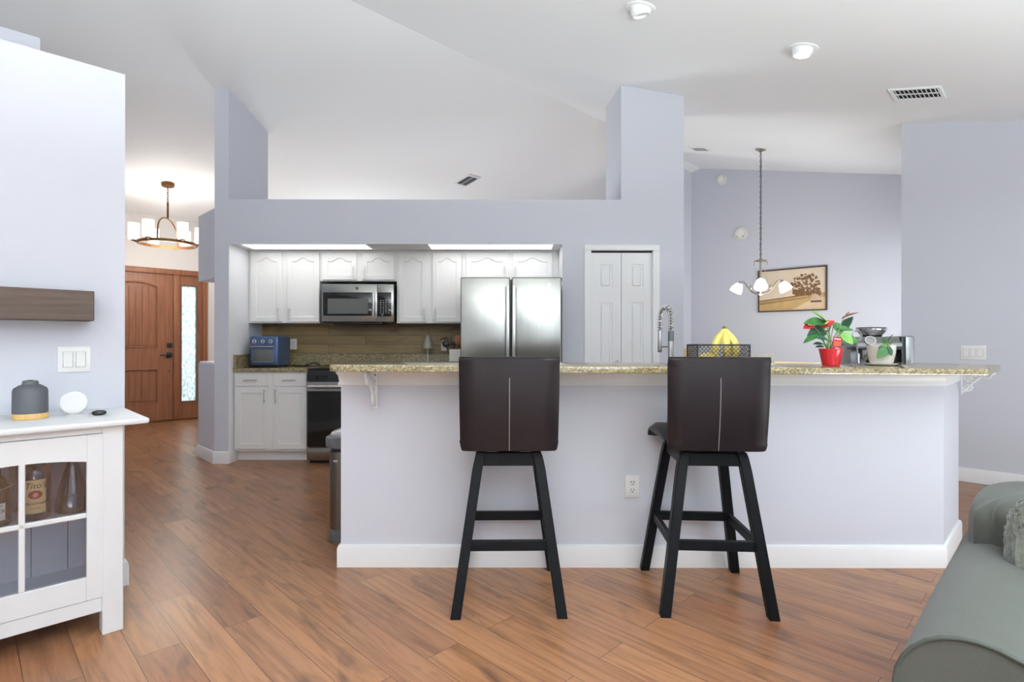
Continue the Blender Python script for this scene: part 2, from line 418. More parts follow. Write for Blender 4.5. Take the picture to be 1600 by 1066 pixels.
def kids(o): return [c for c in COL.objects if c.parent == o]
def copy_tree(o, parent=None):
    c = o.copy(); COL.objects.link(c)
    if parent: c.parent = parent
    for ch in kids(o): copy_tree(ch, c)
    return c
def text(name, body, size, m, parent, mtx, depth=0.0006, shear=0, align='CENTER'):
    cu = bpy.data.curves.new('t', 'FONT'); cu.body = body; cu.size = size; cu.extrude = depth; cu.align_x = align; cu.align_y = 'CENTER'; cu.shear = shear
    ob = bpy.data.objects.new('t', cu); COL.objects.link(ob)
    dg = bpy.context.evaluated_depsgraph_get(); dg.update()
    me = bpy.data.meshes.new_from_object(ob.evaluated_get(dg)); bpy.data.objects.remove(ob); bpy.data.curves.remove(cu)
    me.transform(mtx); me.materials.clear(); me.materials.append(m); me.name = name
    o = bpy.data.objects.new(name, me); COL.objects.link(o); o.parent = parent
    return o
RX90 = Matrix.Rotation(PI/2, 4, 'X')            # text facing -y
T = Matrix.Translation
def arc(c, r, a0, a1, n, plane='xz', ry=None):
    ry = r if ry is None else ry; out = []
    for i in range(n):
        a = a0 + (a1-a0)*i/(n-1); p = (r*math.cos(a), ry*math.sin(a))
        out.append((c[0]+p[0], c[1], c[2]+p[1]) if plane == 'xz' else (c[0], c[1]+p[0], c[2]+p[1]) if plane == 'yz' else (c[0]+p[0], c[1]+p[1], c[2]))
    return out

# ================================================================ THE SETTING
# floor and ceiling, in house axes
struct(MB().box(-9.6, 2.4, -4.4, 8.5, -.06, 0).build('floor', M['floor'], rot=H45))
def ceil_prism():
    m = MB(); t = bmesh.new()
    us = [-9.4, U0, 2.1]
    lo = [[t.verts.new((u, v, zc_u(u))) for u in us] for v in (-4.2, 8.36)]
    hi = [[t.verts.new((u, v, zc_u(u)+.12)) for u in us] for v in (-4.2, 8.36)]
    for a, b, c in ((0, 1, 0), (0, 1, 1)):
        t.faces.new((lo[0][c], lo[1][c], lo[1][c+1], lo[0][c+1])); t.faces.new((hi[0][c], hi[0][c+1], hi[1][c+1], hi[1][c]))
    for k in (0, 1): t.faces.new((lo[k][0], lo[k][1], lo[k][2], hi[k][2], hi[k][1], hi[k][0]))
    t.faces.new((lo[0][0], hi[0][0], hi[1][0], lo[1][0])); t.faces.new((lo[0][2], lo[1][2], hi[1][2], hi[0][2]))
    bmesh.ops.recalc_face_normals(t, faces=t.faces)
    return m._add(t)
struct(ceil_prism().build('ceiling', M['ceiling'], rot=H45, smooth=1))

struct(MB().box(-18, -9.4, -3, 8.5, -.16, -.05).build('floor_porch', mat('porch_concrete', (214, 206, 190), .8, vary=(4, .06)), rot=H45))
# left block: a low wall with a flat shelf on top, and a taller piece standing back on it
struct(MB().box(-9.28, -3.211, -4.1, .559, 0, 2.472).build('wall_left', M['wall'], rot=H45))
struct(MB().box(-4.65, -4.5, -4.1, .344, 2.472, 3.065).build('wall_left_upper', M['wall'], rot=H45))
# right wall
def hwall(name, segs, m='wall'):
    """segs: (u0,u1,v0,v1,z0,z1 or None to reach the ceiling)"""
    b = MB()
    for u0, u1, v0, v1, z0, z1 in segs:
        f = (lambda x, y: zc_u(x)+.005) if z1 is None else z1
        if z1 is None and u0 < U0 < u1:
            b.prism([(u0, v0), (U0, v0), (U0, v1), (u0, v1)], z0, f); b.prism([(U0, v0), (u1, v0), (u1, v1), (U0, v1)], z0, f)
        else: b.prism([(u0, v0), (u1, v0), (u1, v1), (u0, v1)], z0, f)
    return struct(b.build(name, M[m], rot=H45))
hwall('wall_right', [(-1.032, 2.07, 6.016, 6.13, 0, None)])
hwall('wall_dining', [(-9.4, -.92, 8.233, 8.35, 0, None)])
hwall('wall_dining_left_and_light_block', [(-4.30, -4.19, 7.0, 8.233, 0, None), (-4.30, -4.19, 4.55, 7.0, 0, 2.5)])  # the low stretch is unseen, added to block light from behind the kitchen
hwall('wall_dining_right', [(-1.032, -.92, 6.13, 6.3, 0, None), (-1.032, -.92, 8.0, 8.233, 0, None), (-1.032, -.92, 6.3, 8.0, 0, .25), (-1.032, -.92, 6.3, 8.0, 2.3, None)])  # unseen opening made to let the added dining fill through
# entry wall with openings for the door, its side light and an unseen opening added for the front-room fill
hwall('wall_entry', [(-9.4, -9.28, .559, 1.2, 0, None), (-9.4, -9.28, 1.2, 2.662, 2.232, None), (-9.4, -9.28, 2.662, 4.0, 0, None),
                     (-9.4, -9.28, 4.0, 5.8, 0, .85), (-9.4, -9.28, 4.0, 5.8, 2.35, None), (-9.4, -9.28, 5.8, 8.233, 0, None)], 'wall_white')
# rear wall with two wide sliding-door openings, side wall with a patio opening
hwall('wall_rear', [(1.95, 2.07, -4.1, -3.4, 0, None), (1.95, 2.07, -.4, 1.4, 0, None), (1.95, 2.07, 4.4, 6.016, 0, None),
                    (1.95, 2.07, -3.4, -.4, 2.12, None), (1.95, 2.07, 1.4, 4.4, 2.12, None)])
hwall('wall_side', [(-3.211, -2.6, -4.1, -3.98, 0, None), (.8, 2.07, -4.1, -3.98, 0, None), (-2.6, .8, -4.1, -3.98, 2.25, None)])
for n_, (v0, v1) in enumerate(((-3.4, -.4), (1.4, 4.4))):
    f = MB()
    for a in (v0, (v0+v1)/2 - .03, v1-.06): f.box(1.97, 2.04, a, a+.06, 0, 2.12)
    f.box(1.97, 2.04, v0, v1, 2.05, 2.12); f.box(1.97, 2.04, v0, v1, 0, .07)
    struct(f.build('window_%d' % (n_+1), M['trim'], rot=H45))

# kitchen front: side wall, soffit with shelf on top, pillar, pantry wall, back wall (kitchen axes)
YF, YB = 5.30, 6.03
k = MB()
k.prism([(-2.866, YF), (-2.73, YF), (-2.73, 6.15), (-2.866, 6.15)], 0, lambda x, y: zc(x, y)+.01)
k.box(-2.73, 1.048, YF, 6.15, 2.127, 2.546)
k.box(1.048, 1.652, YF, 6.15, 2.127, 2.546)
k.prism([(1.048, YF), (1.652, YF), (1.652, 6.15), (1.048, 6.15)], 2.546, lambda x, y: zc(x, y)+.01)
k.box(-2.73, .487, YB, 6.15, 0, 2.127)
k.box(.487, .752, YF, 6.15, 0, 2.127); k.box(1.362, 1.652, YF, 6.15, 0, 2.127)
k.box(.752, 1.362, 5.42, 6.15, 0, 2.127); k.box(.752, 1.362, YF, 5.42, 2.06, 2.127)
struct(k.build('wall_kitchen', M['wall']))
# bright painted lining of the recess
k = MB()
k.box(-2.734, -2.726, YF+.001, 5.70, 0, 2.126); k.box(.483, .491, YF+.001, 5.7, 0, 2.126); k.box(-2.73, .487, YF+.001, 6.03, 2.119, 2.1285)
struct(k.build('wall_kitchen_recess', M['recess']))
# triangular niche wall beside the kitchen, open at mid height
A_, B_, C_ = (-2.866, YF), (-3.224, 5.658), (-2.866, 6.016)
struct(MB().prism([A_, B_, C_], 0, .955).build('wall_niche_lower', M['wall']))
struct(MB().prism([(-2.866, YF+.002), (-3.21, 5.658), (-2.866, 6.0)], .955, .972).build('trim_niche_sill', M['trim']))
struct(MB().prism([A_, B_, C_], 1.79, 2.46).build('wall_niche_upper', M['wall']))

# bar knee wall
def ztop(x): return 1.069 - .0046*(x + .9)         # the stone top is a touch out of level
BODY = [(-.897, 2.89), (2.268, 2.89), (2.68, 3.302), (2.575, 3.407), (2.21, 3.04), (-.897, 3.04)]
struct(MB().prism(BODY, 0, lambda x, y: ztop(x)-.034).build('wall_bar', M['wall']))
BB = [(0, 0), (.016, 0), (.016, .095), (.011, .112), (0, .117)]
PATH = [(-.897, 3.04), (-.897, 2.89), (2.268, 2.89), (2.68, 3.302), (2.575, 3.407)]
PATH_R = PATH                # travelling this way the room is on the right-hand side
def base(name, path): return struct(MB().sweep(path, BB).build(name, M['trim']))
base('baseboard_bar', PATH)
base('baseboard_kitchen_left', [(-2.866, 6.016), (-3.224, 5.658), (-2.866, YF), (-2.73, YF), (-2.73, 5.46)])
base('baseboard_pantry', [(.487, 5.30), (.70, 5.30)])
base('baseboard_pillar', [(1.42, YF), (1.652, YF), (1.652, 6.15)])
base('baseboard_left', [UV(-3.211, -3.9), UV(-3.211, .559), UV(-9.2, .559)])
base('baseboard_right', [UV(-1.032, 6.2), UV(-1.032, 6.016), UV(1.93, 6.016)])
base('baseboard_dining', [UV(-4.19, 8.233), UV(-1.032, 8.233)])
CR = [(0, .953), (.012, .953), (.012, .962), (.008, .97), (.012, 1.0), (.03, lambda x: ztop(x)-.034), (0, lambda x: ztop(x)-.034)]
struct(MB().sweep(PATH, CR).build('trim_bar_crown', M['trim']))
# pantry casing
k = MB()
k.box(.695, .76, YF-.016, YF+.06, 0, 2.057, .003); k.box(1.354, 1.418, YF-.016, YF+.06, 0, 2.057, .003); k.box(.695, 1.418, YF-.016, YF+.06, 2.058, 2.110, .004)
struct(k.build('trim_pantry_casing', M['trim']))

# pantry bifold door
d2 = bpy.data.objects.new('door_2', None); COL.objects.link(d2); d2.location = (1.057, 5.33, 0)
struct(d2, 'white bifold pantry door with raised panels beside the fridge')
def bifold_leaf(x0, x1):
    m = MB(); w_ = x1-x0; z0, z1 = .01, 2.04; t_ = .032
    m.box(x0, x1, .012, t_, z0, z1)                     # core
    px0, px1 = x0+.085, x1-.085
    m.box(x0, px0, 0, t_, z0, z1); m.box(px1, x1, 0, t_, z0, z1)
    rows = [(.12, .80), (.93, 1.56), (1.70, 1.93)]
    zz = [z0] + [a for r in rows for a in r] + [z1]
    for a, b in zip(zz[::2], zz[1::2]): m.box(px0, px1, 0, t_, a, b)
    for a, b in rows: m.box(px0+.018, px1-.018, .002, .02, a+.018, b-.018, .009, 1)
    return m
bifold_leaf(-.300, -.002).build('leaf', M['trim'], d2)
bifold_leaf(.002, .297).build('leaf', M['trim'], d2)
MB().box(-.29, .29, .005, .03, 2.044, 2.058).build('track', M['dark_gap'], d2)
for sx in (-.04,): MB().lathe([(0, 0), (.012, 0), (.009, -.012), (.017, -.022), (.014, -.03), (0, -.031)], mtx=T((sx, 0, .98)) @ Matrix.Rotation(-PI/2, 4, 'X')).build('knob', M['nickel'], d2)

# front door with side light
d1 = bpy.data.objects.new('door_1', None); COL.objects.link(d1); d1.location = UV(-9.28, 0, 0); d1.rotation_euler = (0, 0, H45)
struct(d1, 'brown wooden front door with arched panel and frosted side light')
f = MB()
f.box(-.11, .03, 1.2, 1.275, 0, 2.232); f.box(-.11, .03, 1.275, 2.662, 2.155, 2.232, .004); f.box(-.11, .012, 2.215, 2.291, 0, 2.156, .004); f.box(-.11, .03, 2.60, 2.662, 0, 2.156, .004)
f.box(-.11, .012, 2.291, 2.60, 0, .03)
f.build('frame', M['door_wood'], d1)
s_ = MB()
s_.box(-.07, -.02, 2.295, 2.32, .03, 2.15); s_.box(-.07, -.02, 2.516, 2.598, .03, 2.15); s_.box(-.07, -.02, 2.32, 2.516, .03, .278); s_.box(-.07, -.02, 2.32, 2.516, 2.0, 2.15)
sl = s_.build('side_light', M['door_wood'], d1)
MB().box(-.05, -.042, 2.32, 2.516, .278, 2.0).build('glass', M['rain_glass'], sl)
b = MB()
for (a, c) in ((0, 0),):
    b.box(-.012, -.004, 2.312, 2.322, .27, 2.008); b.box(-.012, -.004, 2.514, 2.524, .27, 2.008); b.box(-.012, -.004, 2.312, 2.524, 2.0, 2.01); b.box(-.012, -.004, 2.312, 2.524, .268, .278)
b.build('glass_bead', M['grey_plastic'], sl)
s_ = MB()
V0, V1, P0, P1 = 1.28, 2.21, 1.478, 2.012
s_.box(-.06, -.015, V0, P0, .02, 2.15); s_.box(-.06, -.015, P1, V1, .02, 2.15)
s_.box(-.06, -.015, P0, P1, .02, .278); s_.box(-.06, -.015, P0, P1, .767, 1.08)
toyz = Matrix(((0, 0, 1, 0), (1, 0, 0, 0), (0, 1, 0, 0), (0, 0, 0, 1)))    # prism (a,b,c) -> (x=c, y=a, z=b)
top = [(P0 + (P1-P0)*i/16, 1.965 + .055*math.sin(PI*i/16)) for i in range(17)]
s_.prism([(P0, 2.15)] + top + [(P1, 2.15)], -.06, -.015, mtx=toyz)
for a, b_2 in ((.278, .767), (1.08, 2.03)): s_.box(-.055, -.034, P0, P1, a, b_2)
pan = s_.build('slab', M['door_wood'], d1)
g_ = MB()
for i in range(6):
    a = P0+.03+i*(P1-P0-.06)/6; wd = (P1-P0-.06)/6
    g_.box(-.036, -.026, a+.004, a+wd-.004, .31, .735, .002, 1)
    g_.box(-.036, -.026, a+.004, a+wd-.004, 1.115, 1.955, .002, 1)
g_.build('grooved_panel', M['door_wood'], d1)
g_ = MB()                                                        # panel mouldings
for a, c in ((.278, .767),): 
    g_.tube([(-.018, P0, a), (-.018, P1, a), (-.018, P1, c), (-.018, P0, c)], .012, 6, True)
g_.tube([(-.018, P0, 1.08), (-.018, P1, 1.08)] + [(-.018, y, z) for y, z in top[::-1]], .012, 6, True)
g_.build('panel_moulding', M['door_wood'], d1)
h_ = MB().box(-.015, .004, 2.125, 2.195, .93, 1.01, .004).box(.03, .045, 2.03, 2.17, .962, .98, .004).cyl((0, 2.16, .97), (.04, 2.16, .97), .011)
h_.build('door_handle', M['black'], d1)
MB().box(-.015, .01, 2.13, 2.195, 1.085, 1.15, .006).cyl((.0, 2.1625, 1.118), (.02, 2.1625, 1.118), .02).build('deadbolt', M['black'], d1)
MB().cyl((-.016, 2.15, .735), (-.008, 2.15, .735), .012).build('peephole', M['bronze'], d1)
MB().box(-.09, .02, V0, 2.6, 0, .022).build('threshold', M['bronze'], d1)

# ================================================================ BAR TOP AND ITS BRACKETS
TOPP = [(-.875, 2.62), (2.27, 2.62), (2.80, 3.15), (2.45, 3.50), (2.10, 3.16), (-.96, 3.16)]
def rounded(poly, idx, r, n=7):
    out = []
    for i, p in enumerate(poly):
        if i not in idx: out.append(p); continue
        P, A, B = Vector(p), Vector(poly[i-1]), Vector(poly[(i+1) % len(poly)])
        a = P + (A-P).normalized()*r; b = P + (B-P).normalized()*r
        for j in range(n):
            t_ = j/(n-1); q = a*(1-t_)**2 + P*2*t_*(1-t_) + b*t_*t_; out.append((q.x, q.y))
    return out
m = MB().prism(rounded(TOPP, (0, 2), .045), lambda x, y: ztop(x)-.032, lambda x, y: ztop(x), bev=.009)
tag(m.build('bar_countertop', M['granite']), 'long speckled tan granite top of the breakfast bar', 'countertop')

def bracket(label, loc, rz, k_=1.0):
    t = thing('corner_bracket', label, 'bracket', loc, rz, 'white scroll brackets under the bar top'); t.scale = (k_, k_, k_)
    b = MB()   # local: +x out from the wall, z = 0 at the underside of the top
    b.box(0, .007, -.012, .012, -.205, -.003, .002, 1); b.box(0, .22, -.012, .012, -.009, -.003, .002, 1)
    b.build('plate', M['trim'], t)
    s = MB()
    def spiral(cx, cz, r0, r1, a0, a1, n=26): return [(cx+(r0+(r1-r0)*i/(n-1))*math.cos(a0+(a1-a0)*i/(n-1)), 0, cz+(r0+(r1-r0)*i/(n-1))*math.sin(a0+(a1-a0)*i/(n-1))) for i in range(n)]
    rad = lambda n: [.0075 - .003*i/(n-1) for i in range(n)]
    main = [(.01 + .19*q, 0, -.17*(1-q)**1.6 - .02) for q in [i/14 for i in range(15)]]
    s.tube(main, .007, 8)
    for args in ((.16, -.04, .034, .006, PI/2, -2.6*PI), (.045, -.145, .034, .006, PI, 4.2*PI), (.085, -.06, .03, .006, 0, 3*PI), (.035, -.075, .026, .006, -PI/2, 2.2*PI), (.12, -.03, .02, .005, PI, 3.6*PI)):
        pts = spiral(*args); s.tube(pts, rad(len(pts)), 8)
    for (cx, cz) in ((.07, -.10), (.10, -.075), (.03, -.17), (.20, -.025)): s.puff((cx, 0, cz), (.014, .009, .014), 1, 12, 8)
    s.build('scroll', M['trim'], t)
    for q in (-.03, -.19): MB().cyl((.007, 0, q), (.01, 0, q), .0045, seg=12).build('screw', M['grey_plastic'], t)
    return t
bracket('ornate white scroll bracket on the grey knee wall at the left end of the bar', (-.712, 2.873, 1.036), -PI/2)
bracket('ornate white scroll bracket on the slanted right end of the bar', (2.665, 3.265, 1.02), -PI/4, .72)

# kitchen side of the bar: cabinets and sink counter
ic = thing('island_cabinet', 'white base cabinets built behind the bar wall under the sink counter', 'cabinet', (.7, 3.35, 0))
INNER = [(-.60, 3.05), (2.2, 3.05), (2.575, 3.42), (2.90, 3.75), (2.50, 4.12), (1.95, 3.62), (-.60, 3.62)]
sh_ = lambda P, dx=-.7, dy=-3.35: [(x+dx, y+dy) for x, y in P]
MB().prism(sh_([(-.6, 3.05), (2.2, 3.05), (2.56, 3.425), (2.15, 3.75), (1.95, 3.6), (-.6, 3.6)]), .1, .874).build('body', M['cab'], ic)
MB().prism(sh_([(-.58, 3.06), (2.19, 3.06), (1.93, 3.54), (-.58, 3.54)]), 0, .1).build('toe_kick', M['cab'], ic)
for i in range(5):
    dd = MB().box(-1.27+i*.5, -.80+i*.5, .25, .268, .13, .84, .004).build('door', M['cab'], ic)
    MB().box(-1.22+i*.5, -.85+i*.5, .268, .272, .2, .77, .003).build('panel', M['cab'], dd)
tag(MB().prism([(-.63, 3.05), (2.2, 3.05), (2.575, 3.425), (2.98, 3.83), (2.52, 4.27), (1.93, 3.66), (-.63, 3.66)], .876, .914, bev=.006).build('sink_counter', M['granite']), 'lower speckled granite sink counter hidden behind the raised bar top', 'countertop')
ic2 = MB().prism(sh_([(2.56, 3.425), (2.95, 3.82), (2.52, 4.22), (2.15, 3.75)]), .0, .874).build('end_cabinet', M['cab'], ic)

# ================================================================ KITCHEN CABINETS
def outline(w, h, st, arch, K=32):
    """inner panel outline: BL, BR, TR, curve.., TL ; outer partners"""
    x0, x1, z0 = -w/2+st, w/2-st, st
    zs = h - st - (arch if arch else 0)
    inn = [(x0, z0), (x1, z0)]; out = [(-w/2, 0), (w/2, 0)]
    for i in range(K+1):
        q = i/K; x = x1 + (x0-x1)*q
        s = abs(2*q-1)                                      # 1 at the shoulders, 0 in the middle
        if arch:
            sh = .28
            e = 0 if s > 1-sh else (1+math.cos(PI*s/(1-sh)))/2
            z = zs + arch*e
        else: z = zs
        inn.append((x, z)); out.append((w/2 - w*q, h))
    return inn, out
def cab_door(w, h, arch=0, st=.052, thick=.019, rec=.010):
    m = MB(); t = bmesh.new(); inn, out = outline(w, h, st, arch)
    n_ = len(inn); cx, cz = 0, h/2
    def inset(P, d):
        res = []
        for i in range(len(P)):
            a, b, c = Vector(P[i-1]), Vector(P[i]), Vector(P[(i+1) % len(P)])
            d1 = (b-a); d2 = (c-b)
            n1 = Vector((-d1.y, d1.x)).normalized() if d1.length > 1e-9 else Vector((0, 0)); n2 = Vector((-d2.y, d2.x)).normalized() if d2.length > 1e-9 else n1
            bb = (n1+n2); bb = bb.normalized() if bb.length > 1e-6 else n1
            res.append(tuple(b + bb*d/max(.4, bb.dot(n1))))
        return res
    ob = inset(out, .003)
    rings = [[(x, thick, z) for x, z in out], [(x, .003, z) for x, z in out], [(x, 0, z) for x, z in ob], [(x, 0, z) for x, z in inn],
             [(x, rec, z) for x, z in inset(inn, .006)], [(x, rec, z) for x, z in inset(inn, .008)]]
    V = [[t.verts.new(p) for p in r] for r in rings]
    for a, b in zip(V, V[1:]):
        for i in range(n_): 
            try: t.faces.new((a[i], a[(i+1) % n_], b[(i+1) % n_], b[i]))
            except ValueError: pass
    t.faces.new(V[-1]); t.faces.new(V[0][::-1])
    bmesh.ops.remove_doubles(t, verts=t.verts, dist=1e-6)
    bmesh.ops.recalc_face_normals(t, faces=t.faces)
    return m._add(t)
def bar_pull(parent, c, L_, vert, m='steel_bar'):
    x, y, z = c
    b = MB()
    if vert:
        b.cyl((x, y-.03, z-L_/2), (x, y-.03, z+L_/2), .0055, seg=12)
        for s in (-.36, .36): b.cyl((x, y, z+s*L_), (x, y-.03, z+s*L_), .0045, seg=10)
    else:
        b.cyl((x-L_/2, y-.03, z), (x+L_/2, y-.03, z), .0055, seg=12)
        for s in (-.36, .36): b.cyl((x+s*L_, y, z), (x+s*L_, y-.03, z), .0045, seg=10)
    return b.build('handle', M[m], parent)
YU = 5.70
UPG = 'white upper cabinets in the kitchen recess'
def upper(label, x0, x1, z0, z1, doors, hz, depth=.322):
    t = thing('upper_cabinet', label, 'cabinet', ((x0+x1)/2, YU+depth/2, z0), 0, UPG); cx, cy = (x0+x1)/2, YU+depth/2
    MB().box(x0-cx, x1-cx, -depth/2, depth/2, 0, z1-z0, .002, 1).build('body', M['cab'], t)
    for i, (a, b) in enumerate(doors):
        zd0, zd1 = z0+.012, z1-.022
        d = cab_door(b-a, zd1-zd0, .04)
        o = d.build('door', M['cab'], t, loc=((a+b)/2-cx, YU-.0195-cy, zd0-z0))
        hx = (b-a)/2-.03 if i == 0 else -(b-a)/2+.03
        bar_pull(o, (hx, 0, .075 if hz is None else hz), .128, True)
    return t
XU = lambda px: PX(px, 5.68)
upper('white arched two-door upper cabinet at far left above the blue oven', -2.724, PX(500, YU)-.002, 1.366, 2.118, [(XU(391.5), XU(440)), (XU(448), XU(498.5))], None)
upper('short white two-door upper cabinet above the microwave', PX(500, YU), PX(620, YU)-.002, 1.80, 2.118, [(XU(503.5), XU(557)), (XU(565.5), XU(616))], None)
upper('white arched two-door upper cabinet between microwave and fridge', PX(620, YU), PX(722, YU)-.002, 1.366, 2.118, [(XU(623), XU(667)), (XU(675.5), XU(721))], None)
upper('short white two-door upper cabinet above the fridge', PX(722, YU), .482, 1.80, 2.118, [(XU(728), XU(793)), (XU(800.5), XU(863))], None)

YC = 5.40
def base_cab(label, x0, x1, cols):
    t = thing('base_cabinet', label, 'cabinet', ((x0+x1)/2, (YC+YB)/2, 0)); cx, cy = (x0+x1)/2, (YC+YB)/2
    MB().box(x0-cx, x1-cx, YC-cy, YB-.003-cy, .10, .875).build('body', M['cab'], t)
    MB().box(x0-cx, x1-cx, YC+.07-cy, YC+.09-cy, 0, .10).build('toe_kick', M['trim'], t)
    for i, (a, b) in enumerate(cols):
        o = cab_door(b-a, .122, 0, st=.012, rec=.002).build('drawer', M['cab'], t, loc=((a+b)/2-cx, YC-.0195-cy, .738))
        bar_pull(o, (0, 0, .061), .135, False)
        o = cab_door(b-a, .602, 0).build('door', M['cab'], t, loc=((a+b)/2-cx, YC-.0195-cy, .122))
        bar_pull(o, ((b-a)/2-.03 if i == 0 else -(b-a)/2+.03, 0, .52), .135, True)
    return t
XB = lambda px: PX(px, 5.38)
base_cab('white base cabinet with two drawers over two doors left of the stove', -2.724, -1.976, [(XB(366.5), XB(419)), (XB(427), XB(479))])
base_cab('white base cabinet between stove and fridge behind the bar', -1.20, -.49, [(-1.175, -.865), (-.825, -.515)])
cl = thing('kitchen_countertop', 'speckled granite kitchen countertop with backsplash lip left of the stove', 'countertop', (-2.35, 5.7, .876))
MB().box(-.374, .376, -.33, .328, 0, .038, .006).build('slab', M['granite'], cl)
MB().box(-.372, -.352, -.32, .328, .038, .168, .003, 1).box(-.352, .376, .308, .328, .038, .168, .003, 1).box(.376, 1.144, .308, .328, .045, .168, .003, 1).build('backsplash_lip', M['granite'], cl)
cl = thing('kitchen_countertop', 'speckled granite kitchen countertop between stove and fridge', 'countertop', (-.845, 5.7, .876))
MB().box(-.36, .36, -.33, .328, 0, .038, .006).build('slab', M['granite'], cl)
MB().box(-.36, .36, .308, .328, .038, .168, .003, 1).build('backsplash_lip', M['granite'], cl)
tag(MB().box(-1.13, 1.13, -.006, .006, 0, .319).build('wood_backsplash', M['splash_wood'], loc=(-1.6, YB-.0075, 1.046)), 'olive brown wooden plank backsplash behind the stove', 'backsplash')

# fluorescent ceiling panels of the recess
for lab, x0, x1 in (('long glowing ceiling light panel above the left kitchen cabinets', -2.62, -1.41), ('long glowing ceiling light panel above the fridge cabinets', -.817, .40)):
    t = thing('ceiling_light', lab, 'light', ((x0+x1)/2, 5.44, 2.112), 0, 'light panels in the kitchen soffit'); hw = (x1-x0)/2
    MB().box(-hw, hw, -.134, -.128, 0, .012).box(-hw, hw, .128, .134, 0, .012).box(-hw, -hw+.006, -.13, .13, 0, .012).box(hw-.006, hw, -.13, .13, 0, .012).build('frame', M['trim'], t)
    MB().box(-hw+.006, hw-.006, -.128, .128, .002, .009).build('diffuser', M['tube_light'], t)

# ================================================================ APPLIANCES
# microwave
XM = lambda px: PX(px, 5.62)
mw = thing('microwave', 'stainless over-the-range microwave under the short cabinets', 'microwave', (PX(558.5, 5.62), 5.80, 1.367))
hw = .368; zt = .398; yf = -.18
MB().box(-hw, hw, yf+.02, .225, .004, zt, .003, 1).build('body', M['black'], mw)
fc = MB(); fc.box(-hw, .245-hw*0, yf, yf+.03, .01, zt, .004)
dr = MB().box(-hw, .20, yf, yf+.028, .012, zt-.002, .004).build('door', M['steel'], mw)
MB().box(-.352, .148, yf-.003, yf+.005, .072, .312, .003).build('window', M['black_glass'], dr)
MB().box(-.305, .108, yf-.0045, yf-.002, .092, .248, .001, 1).build('window_screen', M['window_mesh'], dr)
hd = MB().tube([(.172, yf-.02 - .014*math.sin(PI*i/10), .066+.25*i/10) for i in range(11)], .0145, 12)
hd.box(.162, .182, yf-.02, yf+.003, .07, .09).box(.162, .182, yf-.02, yf+.003, .292, .312)
hd.build('handle', M['steel_bar'], dr)
MB().box(.202, hw, yf, yf+.028, .012, zt-.002, .004).build('side_panel', M['steel'], mw)
cp = MB().box(.205, .345, yf-.003, yf+.005, .066, .312, .003).build('control_panel', M['black_glass'], mw)
kb = MB()
for r_ in range(7):
    for c_ in range(4): kb.box(.232+c_*.027, .244+c_*.027, yf-.0042, yf-.002, .098+r_*.021, .104+r_*.021)
kb.build('keypad', M['print_dark'], cp)
MB().cyl((.255, yf-.004, .082), (.255, yf-.002, .082), .012, seg=20).build('start_button', M['grey_plastic'], cp)
MB().cyl((-.005, yf-.003, .353), (-.005, yf, .353), .0155, seg=24).build('emblem', M['grey_plastic'], mw)
MB().box(-.25, .25, -.15, .15, -.012, .006, .003, 1).build('vent_grille', M['black'], mw)

# stove
st = thing('stove', 'slide-in stove with black glass oven door and steel trim', 'stove', (-1.59, 5.64, 0))
MB().box(-.375, .375, -.33, .36, .03, .90).build('body', M['steel_dark'], st)
MB().box(-.372, .372, -.30, .35, 0, .04).build('base', M['black'], st)
MB().box(-.38, .38, -.345, .365, .90, .918, .004).build('cooktop', M['black_glass'], st)
ct = MB().prism([(-.36, .795), (-.36, .86), (-.33, .915), (-.31, .915), (-.31, .795)], -.378, .378, mtx=toyz, ).build('control_panel', M['black'], st)
for i, x in enumerate((-.30, -.20, .20, .30)):
    MB().lathe([(0, 0), (.021, 0), (.019, .02), (0, .022)], mtx=T((x, -.362, .838)) @ Matrix.Rotation(PI/2, 4, 'X'), seg=20).box(x-.004, x+.004, -.40, -.38, .82, .856, .002, 1).build('knob', M['black'], ct)
od = MB().box(-.378, .378, -.36, -.33, .165, .79, .004).build('oven_door', M['steel'], st)
MB().box(-.372, .372, -.364, -.358, .168, .70, .002, 1).build('door_glass', M['black_glass'], od)
MB().cyl((-.35, -.40, .745), (.35, -.40, .745), .014, seg=14).box(-.34, -.31, -.40, -.355, .735, .755).box(.31, .34, -.40, -.355, .735, .755).build('handle', M['steel_bar'], od)
MB().box(-.378, .378, -.36, -.33, .035, .155, .004).build('storage_drawer', M['steel'], st)

# fridge
fr = thing('refrigerator', 'stainless french-door refrigerator standing in the recess', 'refrigerator', (-.011, 5.40, 0))
MB().box(-.452, .452, -.30, .42, .02, 1.735, .006).build('body', M['grey_plastic'], fr)
def fdoor(x0, x1, nm, hx, z0=.70, z1=1.765):
    d = MB().box(x0, x1, -.40, -.315, z0, z1, .012, 3).build(nm, M['steel'], fr)
    return d
dl = fdoor(-.459, -.008, 'door', 0); dr = fdoor(.008, .459, 'door', 0)
for d, x in ((dl, -.028), (dr, .028)):
    MB().box(x-.015, x+.015, -.45, -.432, .80, 1.69, .006).box(x-.011, x+.011, -.44, -.398, .81, .84).box(x-.011, x+.011, -.44, -.398, 1.65, 1.68).build('handle', M['steel_bar'], d)
MB().box(-.008, .008, -.335, -.31, .70, 1.75).build('door_gasket', M['black'], fr)
dz = MB().box(-.459, .459, -.40, -.315, .06, .69, .012, 3).build('freezer_drawer', M['steel'], fr)
MB().box(-.40, .40, -.45, -.432, .60, .63, .006).box(-.39, -.37, -.44, -.398, .605, .625).box(.37, .39, -.44, -.398, .605, .625).build('handle', M['steel_bar'], dz)
MB().cyl((.345, -.4025, 1.692), (.345, -.3995, 1.692), .016, seg=24).build('emblem', M['chrome'], dr)
for x in (-.40, .43): MB().box(x-.04, x+.04, -.36, -.27, 1.735, 1.765, .006).build('hinge_cover', M['grey_plastic'], fr)

